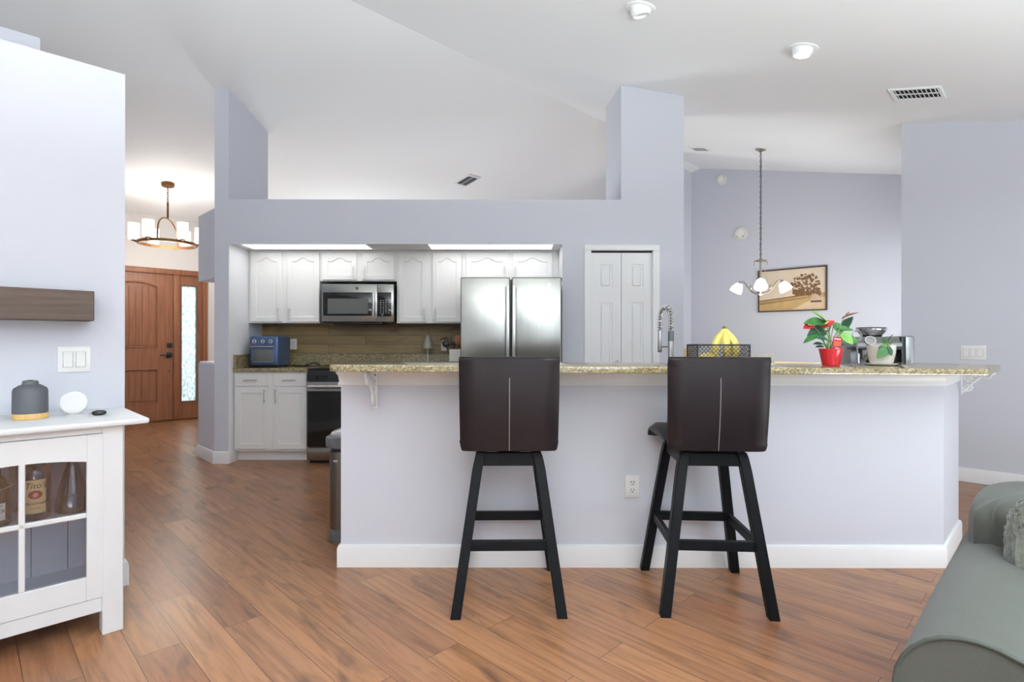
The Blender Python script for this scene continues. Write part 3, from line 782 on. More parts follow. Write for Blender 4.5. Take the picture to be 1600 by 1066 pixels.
# blue toaster oven
to = thing('toaster_oven', 'blue countertop toaster oven with three silver knobs', 'toaster oven', (-2.505, 5.70, .915), 0)
MB().box(-.145, .145, -.15, .15, .014, .315, .018, 3).build('body', M['navy'], to)
for sx in (-.12, .12):
    for sy in (-.12, .12): MB().cyl((sx, sy, 0), (sx, sy, .018), .012, seg=12).build('foot', M['black'], to)
MB().box(-.14, .14, -.158, -.14, .012, .03).build('lower_trim', M['black'], to)
dd = MB().box(-.128, .128, -.160, -.148, .035, .205, .004).build('door', M['navy'], to)
MB().box(-.098, .095, -.163, -.158, .058, .182, .003).build('window', M['window_mesh'], dd)
b = MB(); b.tube([(-.1, -.164, .056), (.097, -.164, .056), (.097, -.164, .184), (-.1, -.164, .184)], .003, 6, True); b.build('window_trim', M['chrome'], dd)
MB().cyl((-.125, -.185, .208), (.125, -.185, .208), .006, seg=12).box(-.122, -.112, -.185, -.15, .203, .213).box(.112, .122, -.185, -.15, .203, .213).build('handle', M['steel_bar'], dd)
for x in (-.085, 0, .08):
    kn = MB().lathe([(0, 0), (.024, 0), (.021, .018), (.0, .02)], mtx=T((x, -.15, .262)) @ Matrix.Rotation(PI/2, 4, 'X'), seg=24).build('knob', M['chrome'], to)
    MB().box(x-.004, x+.004, -.178, -.166, .246, .278, .002, 1).build('pointer', M['navy_dark'], kn)
MB().box(-.018, .018, -.1535, -.149, .021, .027).build('badge', M['print_dark'], to)
cord = [(-2.33, 5.86, .925), (-2.24, 5.80, .921), (-2.16, 5.74, .924), (-2.08, 5.72, .95), (-2.03, 5.76, .945), (-2.0, 5.70, .93), (-2.06, 5.62, .921), (-2.16, 5.66, .921), (-2.26, 5.74, .921)]
def smooth_path(P, n=6):
    P = [Vector(p) for p in P]; out = []
    for i in range(len(P)-1):
        a, b, c, d = P[max(i-1, 0)], P[i], P[i+1], P[min(i+2, len(P)-1)]
        for j in range(n):
            t_ = j/n; out.append(.5*((2*b) + (c-a)*t_ + (2*a-5*b+4*c-d)*t_*t_ + (3*b-a-3*c+d)*t_**3))
    return out + [P[-1]]
c_ = MB().tube([p - Vector((-2.15, 5.72, .915)) for p in smooth_path(cord)], .0055, 8)
tag(c_.build('power_cord', M['black'], loc=(-2.15, 5.72, .915)), 'black power cord coiled beside the blue toaster oven', 'cord')

# mini lamp, utensil crock on the counter left of the fridge
ml = thing('table_lamp', 'small lamp with silver mesh shade on the back counter', 'lamp', (PX(668.5, 5.86), 5.86, .914))
MB().lathe([(0, 0), (.05, 0), (.05, .008), (.012, .016), (0, .016)]).build('base', M['steel_bar'], ml)
MB().cyl((0, 0, .01), (0, 0, .26), .005, seg=12).build('stem', M['white_plastic'], ml)
MB().lathe([(.066, .19), (.03, .322), (.027, .322), (.062, .192), (.066, .19)], seg=28).build('shade', M['lamp_mesh'], ml)
MB().lathe([(.0, .322), (.014, .322), (.012, .33), (0, .338)]).build('finial', M['lamp_mesh'], ml)
uc = thing('utensil_crock', 'square white utensil crock beside the refrigerator', 'crock', (-.575, 5.68, .914))
MB().box(-.065, .065, -.065, .065, 0, .012).box(-.065, -.058, -.065, .065, .012, .185).box(.058, .065, -.065, .065, .012, .185).box(-.058, .058, -.065, -.058, .012, .185).box(-.058, .058, .058, .065, .012, .185).build('body', M['ceramic'], uc)
UG = 'utensils in the white crock'
def utensil(name, label, dx, dy, tilt, head, m, mh):
    t = thing(name, label, 'utensil', (-.575+dx, 5.68+dy, .93), (0, tilt, 0), UG)
    MB().cyl((0, 0, 0), (0, 0, .22), .006, .008, seg=10).build('handle', m, t)
    head().build('head', mh, t)
utensil('wooden_spoon', 'wooden spoon with an oval head standing in the white crock', .005, -.02, .04, lambda: MB().puff((0, 0, .265), (.034, .008, .05), 1, 24, 14), M['spoon'], M['spoon'])
utensil('pasta_fork', 'black toothed pasta server leaning left out of the white crock', -.035, 0, -.32, lambda: (lambda b: [b.tube([(sx*.03, -.005, .24), (sx*.034, -.012, .285), (sx*.03, -.03, .30)], .004, 6) for sx in (-1, -.5, 0, .5, 1)] and b)(MB().puff((0, 0, .235), (.036, .012, .035), 1, 20, 12)), M['black'], M['black'])
utensil('spatula', 'brown flat spatula at the back of the white crock', .03, .03, .12, lambda: MB().box(-.03, .03, -.004, .004, .2, .30, .003), M['spoon'], M['spoon'])
utensil('ladle', 'dark slotted turner behind the wooden spoon', -.01, .03, -.1, lambda: MB().box(-.035, .035, -.004, .004, .21, .29, .003), M['black'], M['black'])

# ================================================================ BAR STOOLS
SG = 'dark leather bar stools at the bar'
def make_stool(label, loc, rz):
    t = thing('bar_stool', label, 'bar stool', loc, rz, SG)
    def leg(sx, sy):
        a, b_, h = .228, .13, .022
        yb, yt = sy*.243, sy*.155
        m = MB(); tb = bmesh.new()
        P = []
        for z, x, y in ((0, sx*a, yb), (.62, sx*(.127+.012), yt+sy*.006), (.675, sx*.127, yt), (.695, sx*.118, yt)):
            P.append([tb.verts.new((x+i*h, y+j*h, z)) for i, j in ((-1, -1), (1, -1), (1, 1), (-1, 1))])
        for A, B in zip(P, P[1:]):
            for i in range(4): tb.faces.new((A[i], A[(i+1) % 4], B[(i+1) % 4], B[i]))
        tb.faces.new(P[0][::-1]); tb.faces.new(P[-1])
        bmesh.ops.bevel(tb, geom=[e for e in tb.edges], offset=.003, segments=1, affect='EDGES')
        return m._add(tb)
    for sx in (-1, 1):
        for sy in (-1, 1): leg(sx, sy).build('leg', M['black_wood'], t)
    def at(z, s): q = z/.675; return (.228*(1-q)+.127*q), (.243*(1-q)+.155*q)
    for sy in (-1, 1):
        x, y = at(.295, 1); MB().box(-x, x, sy*y-.011, sy*y+.011, .273, .317, .002, 1).build('stretcher', M['black_wood'], t)
        x, y = at(.66, 1); MB().box(-x, x, sy*y-.012, sy*y+.012, .632, .69, .002, 1).build('apron', M['black_wood'], t)
    for sx in (-1, 1):
        x, y = at(.295, 1); MB().box(sx*x-.011, sx*x+.011, -y, y, .273, .317, .002, 1).build('stretcher', M['black_wood'], t)
        x, y = at(.66, 1); MB().box(sx*x-.012, sx*x+.012, -y, y, .632, .69, .002, 1).build('apron', M['black_wood'], t)
    MB().lathe([(0, .685), (.13, .685), (.13, .70), (.15, .70), (.15, .712), (0, .712)]).build('swivel_plate', M['black'], t)
    # upholstered shell: seat with a rolled front, back rising behind it
    def slab(prof, hw, name, round_=.03):
        m = MB(); tb = bmesh.new(); n_ = len(prof); K = 13; rings = []
        for i in range(K):
            s = -1 + 2*i/(K-1); e = max(0, (abs(s)*hw-(hw-round_))/round_) if hw else 0
            sh = 1 - (1-math.sqrt(max(0, 1-e*e)))*.85
            rings.append(sh)
        cen = []
        # centre line of the profile: pair point j with n-1-j
        half = n_//2
        for i in range(K):
            s = -1+2*i/(K-1); sh = rings[i]; row = []
            for j in range(n_):
                p = Vector(prof[j]); q = Vector(prof[n_-1-j]); c = (p+q)/2; pp = c+(p-c)*sh
                row.append(tb.verts.new((s*hw, pp.x, pp.y)))
            cen.append(row)
        for a, b in zip(cen, cen[1:]):
            for j in range(n_): tb.faces.new((a[j], a[(j+1) % n_], b[(j+1) % n_], b[j]))
        tb.faces.new(cen[0]); tb.faces.new(cen[-1][::-1])
        bmesh.ops.recalc_face_normals(tb, faces=tb.faces)
        return m._add(tb)
    # back profile (y, z): outer face bottom to top, then inner face top to bottom
    N = 44; outp, inp = [], []
    for i in range(N):
        q = i/(N-1); z = .712 + .398*q
        bow = -.235 - .02*math.sin(PI*q*.9) - .025*q*q
        th = .062 if .08 < q < .94 else .046
        outp.append((bow, z)); inp.append((bow+th, z + (.004 if q > .9 else 0)))
    prof = [(outp[0][0]+.03, .704)] + outp + [(outp[-1][0]+.012, 1.116), (inp[-1][0]-.012, 1.117)] + inp[::-1] + [(inp[0][0]-.006, .704)]
    sb = slab(prof, .217, 'back', .028)
    for vx in sb.bm.verts:
        z = vx.co.z; q = max(0, (.752-z)/.05, (z-1.092)/.026*.6); q = min(1, q)
        vx.co.x *= 1 - .022*(1.11-z)/.4 - .075*(1-math.sqrt(max(0, 1-q*q)))
    bk = sb.build('backrest', M['leather'], t, smooth=50)
    seam = [(0.0, outp[i][0]-.001, outp[i][1]) for i in range(0, 34)] + [(0, outp[35][0]+.004, outp[35][1])]
    MB().tube(seam, .0022, 6).build('back_seam', M['seam'], bk)
    top = [(-.185, .772), (-.10, .782), (0, .785), (.12, .782), (.19, .772), (.225, .752), (.235, .728), (.222, .708)]
    low = [(-.185, .712), (-.10, .712), (0, .712), (.12, .712), (.17, .712), (.185, .708), (.195, .703), (.205, .70)]
    slab(top + low[::-1], .217, 'seat', .03).build('seat', M['leather'], t, smooth=50)
    return t
make_stool('dark brown leather bar stool with black legs in front of the refrigerator', (-.0165, 2.60, 0), math.radians(1.3))
make_stool('dark brown leather bar stool with black legs right of the wall outlet', (.902, 2.60, 0), math.radians(-3.4))

# ================================================================ TRASH CAN
tc = thing('trash_can', 'stainless steel trash can with grey lid at the left end of the bar', 'trash can', (-.915, 3.36, 0))
def rrect(hx, hy, r, n=6):
    out = []
    for (cx, cy, a0) in ((hx-r, hy-r, 0), (-hx+r, hy-r, PI/2), (-hx+r, -hy+r, PI), (hx-r, -hy+r, 1.5*PI)):
        out += [(cx+r*math.cos(a0+PI/2*i/n), cy+r*math.sin(a0+PI/2*i/n)) for i in range(n+1)]
    return out
MB().prism(rrect(.172, .143, .06), 0, .075, bev=.004).build('base', M['grey_plastic'], tc)
MB().prism(rrect(.168, .14, .06), .075, .53).build('body', M['steel_dark'], tc)
MB().prism(rrect(.160, .132, .055), .53, .56).build('neck', M['black'], tc)
MB().prism(rrect(.188, .16, .07), .555, .615, bev=.012).build('lid', M['grey_plastic'], tc)
MB().puff((0, 0, .612), (.182, .154, .05), .75, 36, 16).build('lid_dome', M['steel_bar'], tc)
MB().box(-.13, -.105, -.1415, -.139, .475, .485).build('badge', M['print_dark'], tc)

# ================================================================ SWITCHES AND OUTLETS
def plate(name, label, cat, loc, rz, w_, h_, n_, kind, group=None):
    t = thing(name, label, cat, loc, rz, group)     # local: facing -y, centre at origin
    MB().box(-w_/2, w_/2, -.006, 0, -h_/2, h_/2, .003, 2).build('wall_plate', M['white_plastic'], t)
    for i in range(n_):
        x = (i-(n_-1)/2)*.046
        if kind == 'rocker':
            b = MB(); tb = bmesh.new()
            MB_ = b.prism([(-.006, -.033), (-.0105, -.033), (-.0075, 0), (-.010, .033), (-.006, .033)], x-.0165, x+.0165, mtx=Matrix(((0, 0, 1, 0), (1, 0, 0, 0), (0, 1, 0, 0), (0, 0, 0, 1))))
            b.build('rocker', M['white_plastic'], t); tb.free()
            g = MB(); 
            g.tube([(x-.018, -.0062, -.035), (x+.018, -.0062, -.035), (x+.018, -.0062, .035), (x-.018, -.0062, .035)], .0011, 5, True); g.build('rocker_gap', M['print_dark'], t)
        else:
            for z in (-.02, .02):
                rc = MB().box(x-.017, x+.017, -.0082, -.005, z-.0145, z+.0145, .003, 2).build('receptacle', M['white_plastic'], t)
                MB().box(x-.0085, x-.0055, -.0088, -.008, z-.001, z+.009).box(x+.0055, x+.0085, -.0088, -.008, z-.001, z+.009).cyl((x, -.0088, z-.008), (x, -.008, z-.008), .003, seg=10).build('slot', M['dark_gap'], rc)
    return t
plate('wall_outlet', 'white wall outlet on the knee wall between the two stools', 'outlet', (PX(988, 2.89), 2.889, .423), 0, .074, .118, 1, 'outlet')
plate('wall_outlet', 'white wall outlet on the wooden backsplash right of the blue oven', 'outlet', (PX(458.5, 6.01), 6.016, 1.147), 0, .074, .115, 1, 'outlet')
plate('wall_outlet', 'white wall outlet on the wooden backsplash beside the white crock', 'outlet', (PX(694.5, 6.01), 6.016, 1.135), 0, .074, .118, 1, 'outlet')
plate('light_switch', 'white double rocker light switch under the wooden mantel beam', 'switch', UV(-3.210, .366, 1.097), PI/4, .122, .118, 2, 'rocker')
plate('light_switch', 'white triple rocker light switch on the right wall above the bar end', 'switch', UV(-.53, 6.015, 1.092), -PI/4, .168, .118, 3, 'rocker')

# ================================================================ LEFT SIDE: BEAM, DISPLAY CABINET AND WHAT STANDS ON IT
tag(MB().box(0, .15, -.92, .92, 0, .133, .003, 1).build('floating_shelf', M['beam_wood'], loc=UV(-3.210, -.50, 1.271), rot=H45), 'dark brown wooden beam shelf mounted on the left wall', 'shelf')
CU, CV = -2.965, -.095
dc = thing('display_cabinet', 'white display cabinet with glass pane doors against the left wall', 'cabinet', UV(CU, CV, 0), H45)
hd, hv = .235, .565
MB().box(-.245, .275, -hv-.05, hv+.085, .838, .862, .008, 3).build('top', M['old_white'], dc)
for su in (-1, 1):
    for sv in (-1, 1):
        x = .21 if su > 0 else -.21; y = sv*(hv-.035)
        MB().box(x-.035, x+.035, y-.035, y+.035, 0, .838, .003, 1).build('leg', M['old_white'], dc)
for sv in (-1, 1): MB().box(-.19, .19, sv*(hv-.03)-.012, sv*(hv-.03)+.012, .10, .838).build('side_panel', M['old_white'], dc)
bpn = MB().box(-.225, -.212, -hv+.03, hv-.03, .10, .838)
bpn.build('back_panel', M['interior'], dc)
gv = MB()
for i in range(1, 9): gv.box(-.2125, -.211, -hv+i*.125-.0015, -hv+i*.125+.0015, .15, .83)
gv.build('back_groove', M['grey_plastic'], dc)
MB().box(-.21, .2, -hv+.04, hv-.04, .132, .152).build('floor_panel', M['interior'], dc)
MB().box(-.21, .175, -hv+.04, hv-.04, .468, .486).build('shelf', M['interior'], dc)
MB().box(.19, .236, -hv+.07, hv-.07, .095, .152, .002, 1).build('apron', M['old_white'], dc)
MB().box(.19, .236, -hv+.07, hv-.07, .812, .838, .002, 1).build('top_rail', M['old_white'], dc)
def glass_door(y0, y1, sgn):
    z0, z1 = .154, .81; x0, x1 = .217, .241; s = .057
    m = MB()
    m.box(x0, x1, y0, y0+s, z0, z1, .002, 1); m.box(x0, x1, y1-s, y1, z0, z1, .002, 1)
    m.box(x0, x1, y0+s, y1-s, z0, .247, .002, 1)
    # arched top rail
    a, c = y0+s, y1-s
    top = [(a+(c-a)*i/20, .722 - .018*abs(2*i/20-1)**2) for i in range(21)]
    m.prism([(a, z1)] + top + [(c, z1)], x0, x1, mtx=toyz)
    d = m.build('door', M['old_white'], dc)
    ym = (a+c)/2
    mm = MB().box(x0+.002, x1-.002, ym-.0095, ym+.0095, .247, .726, .003, 1).box(x0+.002, x1-.002, a, c, .482, .501, .003, 1)
    mm.build('muntin', M['old_white'], d)
    MB().box(.226, .229, a-.005, c+.005, .242, .735).build('glass', M['pane'], d)
    MB().lathe([(0, 0), (.006, 0), (.006, .012), (.014, .02), (.012, .028), (0, .03)], mtx=T((x1, (y0 if sgn > 0 else y1) + sgn*.028, .50)) @ Matrix.Rotation(PI/2, 4, 'Y'), seg=16).build('knob', M['old_white'], d)
glass_door(0.005, .502, 1); glass_door(-.502, -.005, -1)

def bottle(name, label, u, v, prof, m, extra=None):
    t = thing(name, label, 'bottle', UV(u, v, .487), H45, 'bottles in the display cabinet')
    MB().lathe(prof, seg=28).build('glass', m, t)
    if extra: extra(t)
    return t
def wrap_label(r, a0, a1, z0, z1, slant=0):
    m = MB()
    def P(q, h): a = a0+(a1-a0)*q; return Vector((r*math.cos(a), r*math.sin(a), z0+(z1-z0)*h + slant*(q-.5)))
    m.grid(lambda q, h: P(q, h), 14, 4)
    bmesh.ops.solidify(m.bm, geom=m.bm.faces[:], thickness=.0008)
    return m
def curved_text(name, body, size, m, parent, r, zc_, ac=0.0, shear=0):
    """letters bent round a bottle whose axis is local z; reads facing +x"""
    o = text(name, body, size, m, parent, Matrix.Identity(4), .0004, shear)
    for vx in o.data.vertices:
        a = ac + vx.co.x/r; rr = r + .0008 + vx.co.z
        z = zc_ + vx.co.y; vx.co = (rr*math.cos(a), rr*math.sin(a), z)
    return o
def tito(t):
    r = .0485; ac = math.radians(-4)
    lb = wrap_label(r+.001, ac-.66, ac+.66, .03, .158).build('label', M['paper'], t); lb['label'] = 'tan paper label with dark script'
    curved_text('lettering', "Tito's", .030, M['ink'], lb, r+.0016, .136, ac, .3)
    curved_text('lettering', "Handmade", .0175, M['ink'], lb, r+.0016, .069, ac, .35)
    curved_text('lettering', "VODKA", .009, M['ink_red'], lb, r+.0016, .05, ac)
    o = MB().grid(lambda q, h: Vector((h*.021*math.cos(2*PI*q), h*.0165*math.sin(2*PI*q), 0)), 30, 3, True).build('emblem', M['ink_red'], lb)
    for vx in o.data.vertices:
        a = ac + vx.co.x/r; z = .102+vx.co.y; vx.co = ((r+.0022)*math.cos(a), (r+.0022)*math.sin(a), z)
    o = MB().grid(lambda q, h: Vector((h*.008*math.cos(2*PI*q), -.001+h*.009*math.sin(2*PI*q), 0)), 14, 3, True).build('emblem_mark', M['pink'], lb)
    for vx in o.data.vertices:
        a = ac + vx.co.x/r; z = .102+vx.co.y; vx.co = ((r+.0028)*math.cos(a), (r+.0028)*math.sin(a), z)
    MB().lathe([(0, .292), (.017, .292), (.017, .318), (0, .318)], seg=20).build('cap', M['bronze'], t)
BP = [(0, 0), (.044, 0), (.048, .006), (.048, .175), (.044, .20), (.02, .225), (.016, .235), (.015, .29), (.0125, .29), (.0125, .238), (.041, .195), (.045, .17), (.045, .01), (0, .01)]
bottle('liquor_bottle', "clear liquor bottle with a tan Tito's paper label behind the glass", -2.845, .205, BP, M['bottle'], tito)
def ckb(t):
    lb = wrap_label(.047, -.6, .6, .025, .088, .0).build('label', M['paper_white'], t); lb['label'] = 'white paper label with dark letters'
    curved_text('lettering', 'CK', .02, M['ink_green'], lb, .0478, .058, .33)
    curved_text('lettering', 'DE', .009, M['ink_red'], lb, .0478, .078, .3)
    MB().lathe([(0, .012), (.042, .012), (.042, .13), (0, .131)], seg=24).build('liquor', M['liquor'], t)
    rb = [(.0475*math.cos(a), .0475*math.sin(a), .135+.012*math.sin(a)) for a in [2*PI*i/28 for i in range(28)]]
    MB().tube(rb, .0022, 6, True).build('ribbon', M['paper'], t)
bottle('liquor_bottle', 'rounded bottle of golden liquor with a white label at the left pane', -2.84, .09, [(0, 0), (.043, 0), (.046, .006), (.046, .12), (.043, .145), (.03, .172), (.016, .19), (.014, .26), (.011, .26), (.012, .19), (.04, .145), (.043, .12), (.043, .01), (0, .01)], M['bottle_amber'], ckb)
bottle('glass_decanter', 'clear conical glass decanter in the upper right pane', -2.862, .322, [(0, 0), (.05, 0), (.056, .005), (.055, .03), (.045, .10), (.03, .16), (.017, .20), (.013, .235), (.018, .28), (.016, .28), (.011, .235), (.015, .20), (.043, .10), (.052, .03), (.052, .008), (0, .008)], M['bottle'], lambda t: MB().lathe([(0, .275), (.014, .275), (.02, .30), (.014, .32), (0, .324)], seg=16).build('stopper', M['bottle'], t))
bottle('liquor_bottle', 'tall clear bottle standing at the back of the upper shelf', -3.03, .18, [(r_*.9, z_) for r_, z_ in BP], M['bottle'])

# things on the cabinet top
def on_cab(px, u): 
    r = (px-800)/F; y = u*R2/(r-1); return (r*y, y)
x, y = on_cab(47.5, -3.0)
df = thing('oil_diffuser', 'charcoal bottle-shaped oil diffuser with bamboo base', 'diffuser', (x, y, .862))
MB().lathe([(0, 0), (.056, 0), (.059, .003), (.059, .02), (.058, .024), (0, .024)]).build('base', M['bamboo'], df)
MB().lathe([(0, .024), (.057, .024), (.058, .03), (.057, .115), (.053, .126), (.036, .138), (.027, .142), (.025, .155), (.02, .157), (0, .157)]).build('body', M['diff_grey'], df)
MB().lathe([(0, .157), (.01, .157), (.009, .159), (0, .159)], seg=16).build('nozzle', M['black'], df)
x, y = on_cab(115.5, -3.02)
sp = thing('smart_speaker', 'round white tilted smart speaker between diffuser and black key fob', 'speaker', (x, y, .862), (0, 0, math.radians(38)))
tm = T((0, 0, .048)) @ Matrix.Rotation(math.radians(68), 4, 'X')
MB().lathe([(0, -.028), (.034, -.026), (.045, -.014), (.049, .004), (.049, .02), (.046, .024), (0, .024)], mtx=tm, seg=40).build('body', M['white_plastic'], sp)
MB().lathe([(0, .0255), (.043, .0255), (.045, .022), (0, .022)], mtx=tm, seg=40).build('cloth_face', M['mesh_white'], sp)
MB().lathe([(0, 0), (.03, 0), (.026, .006), (0, .006)], seg=24).build('foot', M['white_plastic'], sp)
x, y = on_cab(155, -2.93)
kf = thing('key_fob', 'small black car key fob lying on the cabinet top', 'key', (x, y, .862), math.radians(30))
MB().puff((0, 0, .011), (.026, .017, .011), .8, 24, 12).build('body', M['black'], kf)
MB().box(-.036, -.02, -.006, .006, .006, .012, .002, 1).build('key_ring', M['chrome'], kf)
MB().cyl((-.005, -.004, .02), (-.005, -.004, .023), .005, seg=12).build('button', M['grey_plastic'], kf)

# ================================================================ THINGS ON THE BAR AND BEHIND IT
# spring faucet
fa = thing('kitchen_faucet', 'tall chrome spring faucet rising behind the bar', 'faucet', (.935, 3.28, .915))
hx, hz = -.02, 1.184 + 58/860*3.4 - .915 - .02
MB().lathe([(0, 0), (.028, 0), (.028, .008), (.017, .014), (.017, .30), (0, .30)], c=(.012, 0, 0), seg=24).build('column', M['steel_bar'], fa)
MB().lathe([(0, .27), (.0175, .27), (.0175, .33), (.0, .33)], c=(.012, 0, 0), seg=20).build('collar', M['grey_plastic'], fa)
path = [(.012, 0, .30), (.012, 0, .36), (.012, 0, .415)]
for i in range(1, 12):
    a = PI*i/12; path.append((.012 - .028*(1-math.cos(a))/2, .07*(1-math.cos(a)), .415 + .062*math.sin(a)))
path += [(-.016, .14, .40), (-.016, .14, .35), (-.016, .14, .33)]
path = smooth_path(path, 5)
MB().tube(path, .006, 8).build('hose', M['steel_dark'], fa)
coil = []; L_ = 0; tot = sum((path[i+1]-path[i]).length for i in range(len(path)-1)); turns = 24
acc = 0; n_ = turns*10
seglen = [(path[i+1]-path[i]).length for i in range(len(path)-1)]
def at_len(s):
    i = 0
    while i < len(seglen)-1 and s > seglen[i]: s -= seglen[i]; i += 1
    d = (path[i+1]-path[i]).normalized(); return path[i]+d*s, d
for j in range(n_+1):
    p, d = at_len(tot*j/n_); a = 2*PI*turns*j/n_
    side = Vector((1, 0, 0)); up = d.cross(side).normalized(); side = up.cross(d).normalized()
    coil.append(p + (side*math.cos(a)+up*math.sin(a))*.015)
MB().tube(coil, .0023, 6).build('spring', M['chrome'], fa)
MB().lathe([(0, .20), (.011, .20), (.014, .21), (.012, .30), (.011, .335), (0, .335)], c=(-.016, .14, 0), seg=20).build('spray_head', M['steel_bar'], fa)
MB().tube([(.012, 0, .235), (-.002, .07, .235), (-.016, .125, .235)], .005, 8).build('holder_arm', M['steel_dark'], fa)
MB().cyl((.03, 0, .1), (.075, 0, .12), .006, seg=10).build('lever', M['steel_bar'], fa)

# wire basket and bananas
bx, by = PX(1122.5, 2.92), 2.93; bz = ztop(bx)
wb = thing('wire_basket', 'black wire mesh fruit basket on the bar top', 'basket', (bx, by, bz))
hx, hy, hh = .135, .085, .105
rim = MB()
for z, r_ in ((hh, .0042), (.004, .0035)): rim.tube([(-hx, -hy, z), (hx, -hy, z), (hx, hy, z), (-hx, hy, z)], r_, 8, True)
for sx in (-1, 1):
    for sy in (-1, 1): rim.cyl((sx*hx, sy*hy, .002), (sx*hx, sy*hy, hh), .0035, seg=8)
rim.build('rim', M['wire'], wb)
ms = MB()
def lattice(P0, ex, L_, n_):
    st_ = L_/n_
    for i in range(-8, n_+1):
        for s in (1, -1):
            # diagonal strand clipped to the panel
            a0 = i*st_; a1 = a0 + hh
            lo, hi = max(a0, 0), min(a1, L_)
            if hi-lo < .003: continue
            z0_, z1_ = lo-a0, hi-a0
            if s < 0: z0_, z1_ = hh-z0_, hh-z1_
            ms.tube([P0+ex*lo+Vector((0, 0, z0_)), P0+ex*hi+Vector((0, 0, z1_))], .0015, 4)
lattice(Vector((-hx, -hy, 0)), Vector((1, 0, 0)), 2*hx, 13); lattice(Vector((-hx, hy, 0)), Vector((1, 0, 0)), 2*hx, 13)
lattice(Vector((-hx, -hy, 0)), Vector((0, 1, 0)), 2*hy, 8); lattice(Vector((hx, -hy, 0)), Vector((0, 1, 0)), 2*hy, 8)
for i in range(15): ms.cyl((-hx+2*hx*i/14, -hy, .004), (-hx+2*hx*i/14, hy, .004), .0013, seg=5)
ms.build('wire_mesh', M['wire'], wb)
def banana(P, r=.0165):
    P = smooth_path(P, 6); n_ = len(P)
    rs = [r*min(1, .28+1.9*(i/(n_-1))**.9, .3+2.6*(1-i/(n_-1))) for i in range(n_)]
    return MB().tube(P, rs, 7)
bb = thing('banana_bunch', 'bunch of yellow bananas standing in the wire basket', 'bananas', (bx+.028, by, bz+.01))
crown = Vector((.008, 0, .180))
for dx, dy in ((-.055, -.03), (-.012, -.052), (.038, -.035), (.03, .03), (-.035, .03)):
    o = Vector((dx, dy, 0)); P = [crown + o*.12, crown + o*.4 + Vector((0, 0, -.03)), crown + o*1.0 + Vector((0, 0, -.075)), crown + o*1.15 + Vector((0, 0, -.12)), crown+o*.85+Vector((0, 0, -.162))]
    banana(P, .021).build('banana', M['banana'], bb)
MB().tube([crown+Vector((-.012, 0, -.012)), crown+Vector((0, 0, .006)), crown+Vector((.014, 0, .0))], [.009, .013, .006], 8).build('crown', M['banana_tip'], bb)
lb_ = thing('banana_bunch', 'bananas lying flat in the left half of the wire basket', 'bananas', (bx-.065, by, bz+.024))
for q, (dy, dz) in enumerate(((-.035, 0), (0, .004), (.035, .0))):
    banana([(-.055, dy, .0+dz), (-.025, dy+.004, .008+dz), (.01, dy+.004, .018+dz), (.045, dy, .036+dz)], .0165).build('banana', M['banana'], lb_)

# leaves
def leaf_mesh(L_, W_, fold=.15, droop=.3, heart=True):
    def P(a, b):
        q = a; s = 2*b-1
        wq = math.sin(PI*min(1, q*.97+.03))**.75*(1.25-.65*q) if heart else math.sin(PI*q)
        x = q*L_ - (.12*L_*abs(s)*(1-q)**3 if heart else 0); y = s*W_/2*wq
        z = abs(s)*wq*W_/2*fold*2 - droop*L_*q*q
        return Vector((x, y, z))
    m = MB(); m.grid(P, 12, 9)
    bmesh.ops.solidify(m.bm, geom=m.bm.faces[:], thickness=.0012)
    return m
def place_leaf(parent, name, base_, tip, L_, W_, m, roll=0, **kw):
    d = (Vector(tip)-Vector(base_)).normalized()
    q = d.to_track_quat('X', 'Z'); o = leaf_mesh(L_, W_, **kw).build(name, m, parent, smooth=60)
    o.rotation_mode = 'QUATERNION'; from mathutils import Quaternion
    o.rotation_quaternion = q @ Quaternion((1, 0, 0), roll); o.location = base_
    return o
# red anthurium
px_, py_ = PX(1298.5, 2.84), 2.84; pz_ = ztop(px_)
an = thing('potted_anthurium', 'potted anthurium with red blooms in a red ribbed pot', 'plant', (px_, py_, pz_))
prof = [(0, 0), (.036, 0), (.041, .004)]
for i in range(14): prof += [(.041+.0155*(i/14), .006+i*.0058), (.0425+.0155*(i/14), .009+i*.0058)]
prof += [(.058, .09), (.054, .09), (.051, .075), (0, .074)]
MB().lathe(prof, seg=40).build('pot', M['red'], an)
MB().lathe([(0, .08), (.051, .079), (.051, .07), (0, .07)], seg=24).build('soil', M['soil'], an)
def anp(px, py, dy=0): D = py_+dy; return Vector((PX(px, D)-px_, dy, PZ(py, D)-pz_))
def stem_to(p, r=.0022):
    p = Vector(p); b0 = Vector((random.uniform(-.02, .02), random.uniform(-.02, .02), .078))
    mid = (b0+p)/2 + Vector((0, 0, .018))
    MB().tube(smooth_path([b0, mid, p], 6), r, 6).build('stem', M['stem'], an)
LV = [((1290, 502), (1271, 484), .085, .045, 'leaf_light', -.02, .6), ((1288, 504), (1259, 502), .10, .05, 'leaf', -.03, .3), ((1288, 515), (1264, 523), .09, .055, 'leaf_dark', .0, -.5),
      ((1276, 524), (1253, 535), .075, .03, 'leaf', -.02, .9), ((1292, 530), (1275, 526), .06, .034, 'leaf_dark', -.04, .5), ((1285, 537), (1271, 536), .05, .022, 'leaf_dark', -.02, .8), ((1286, 541), (1272, 541), .042, .018, 'leaf_dark', .02, .8),
      ((1303, 506), (1313, 517), .06, .045, 'leaf', .01, -.3), ((1312, 512), (1330, 514), .06, .022, 'leaf', .0, .6), ((1318, 514), (1327, 500), .07, .045, 'leaf_dark', .02, .2), ((1314, 523), (1326, 531), .065, .055, 'leaf_light', -.01, -.3),
      ((1318, 527), (1337, 532), .075, .035, 'leaf', .0, .5), ((1304, 538), (1315, 537), .04, .028, 'leaf_dark', -.02, .2), ((1296, 516), (1300, 504), .05, .04, 'leaf', .03, 0)]
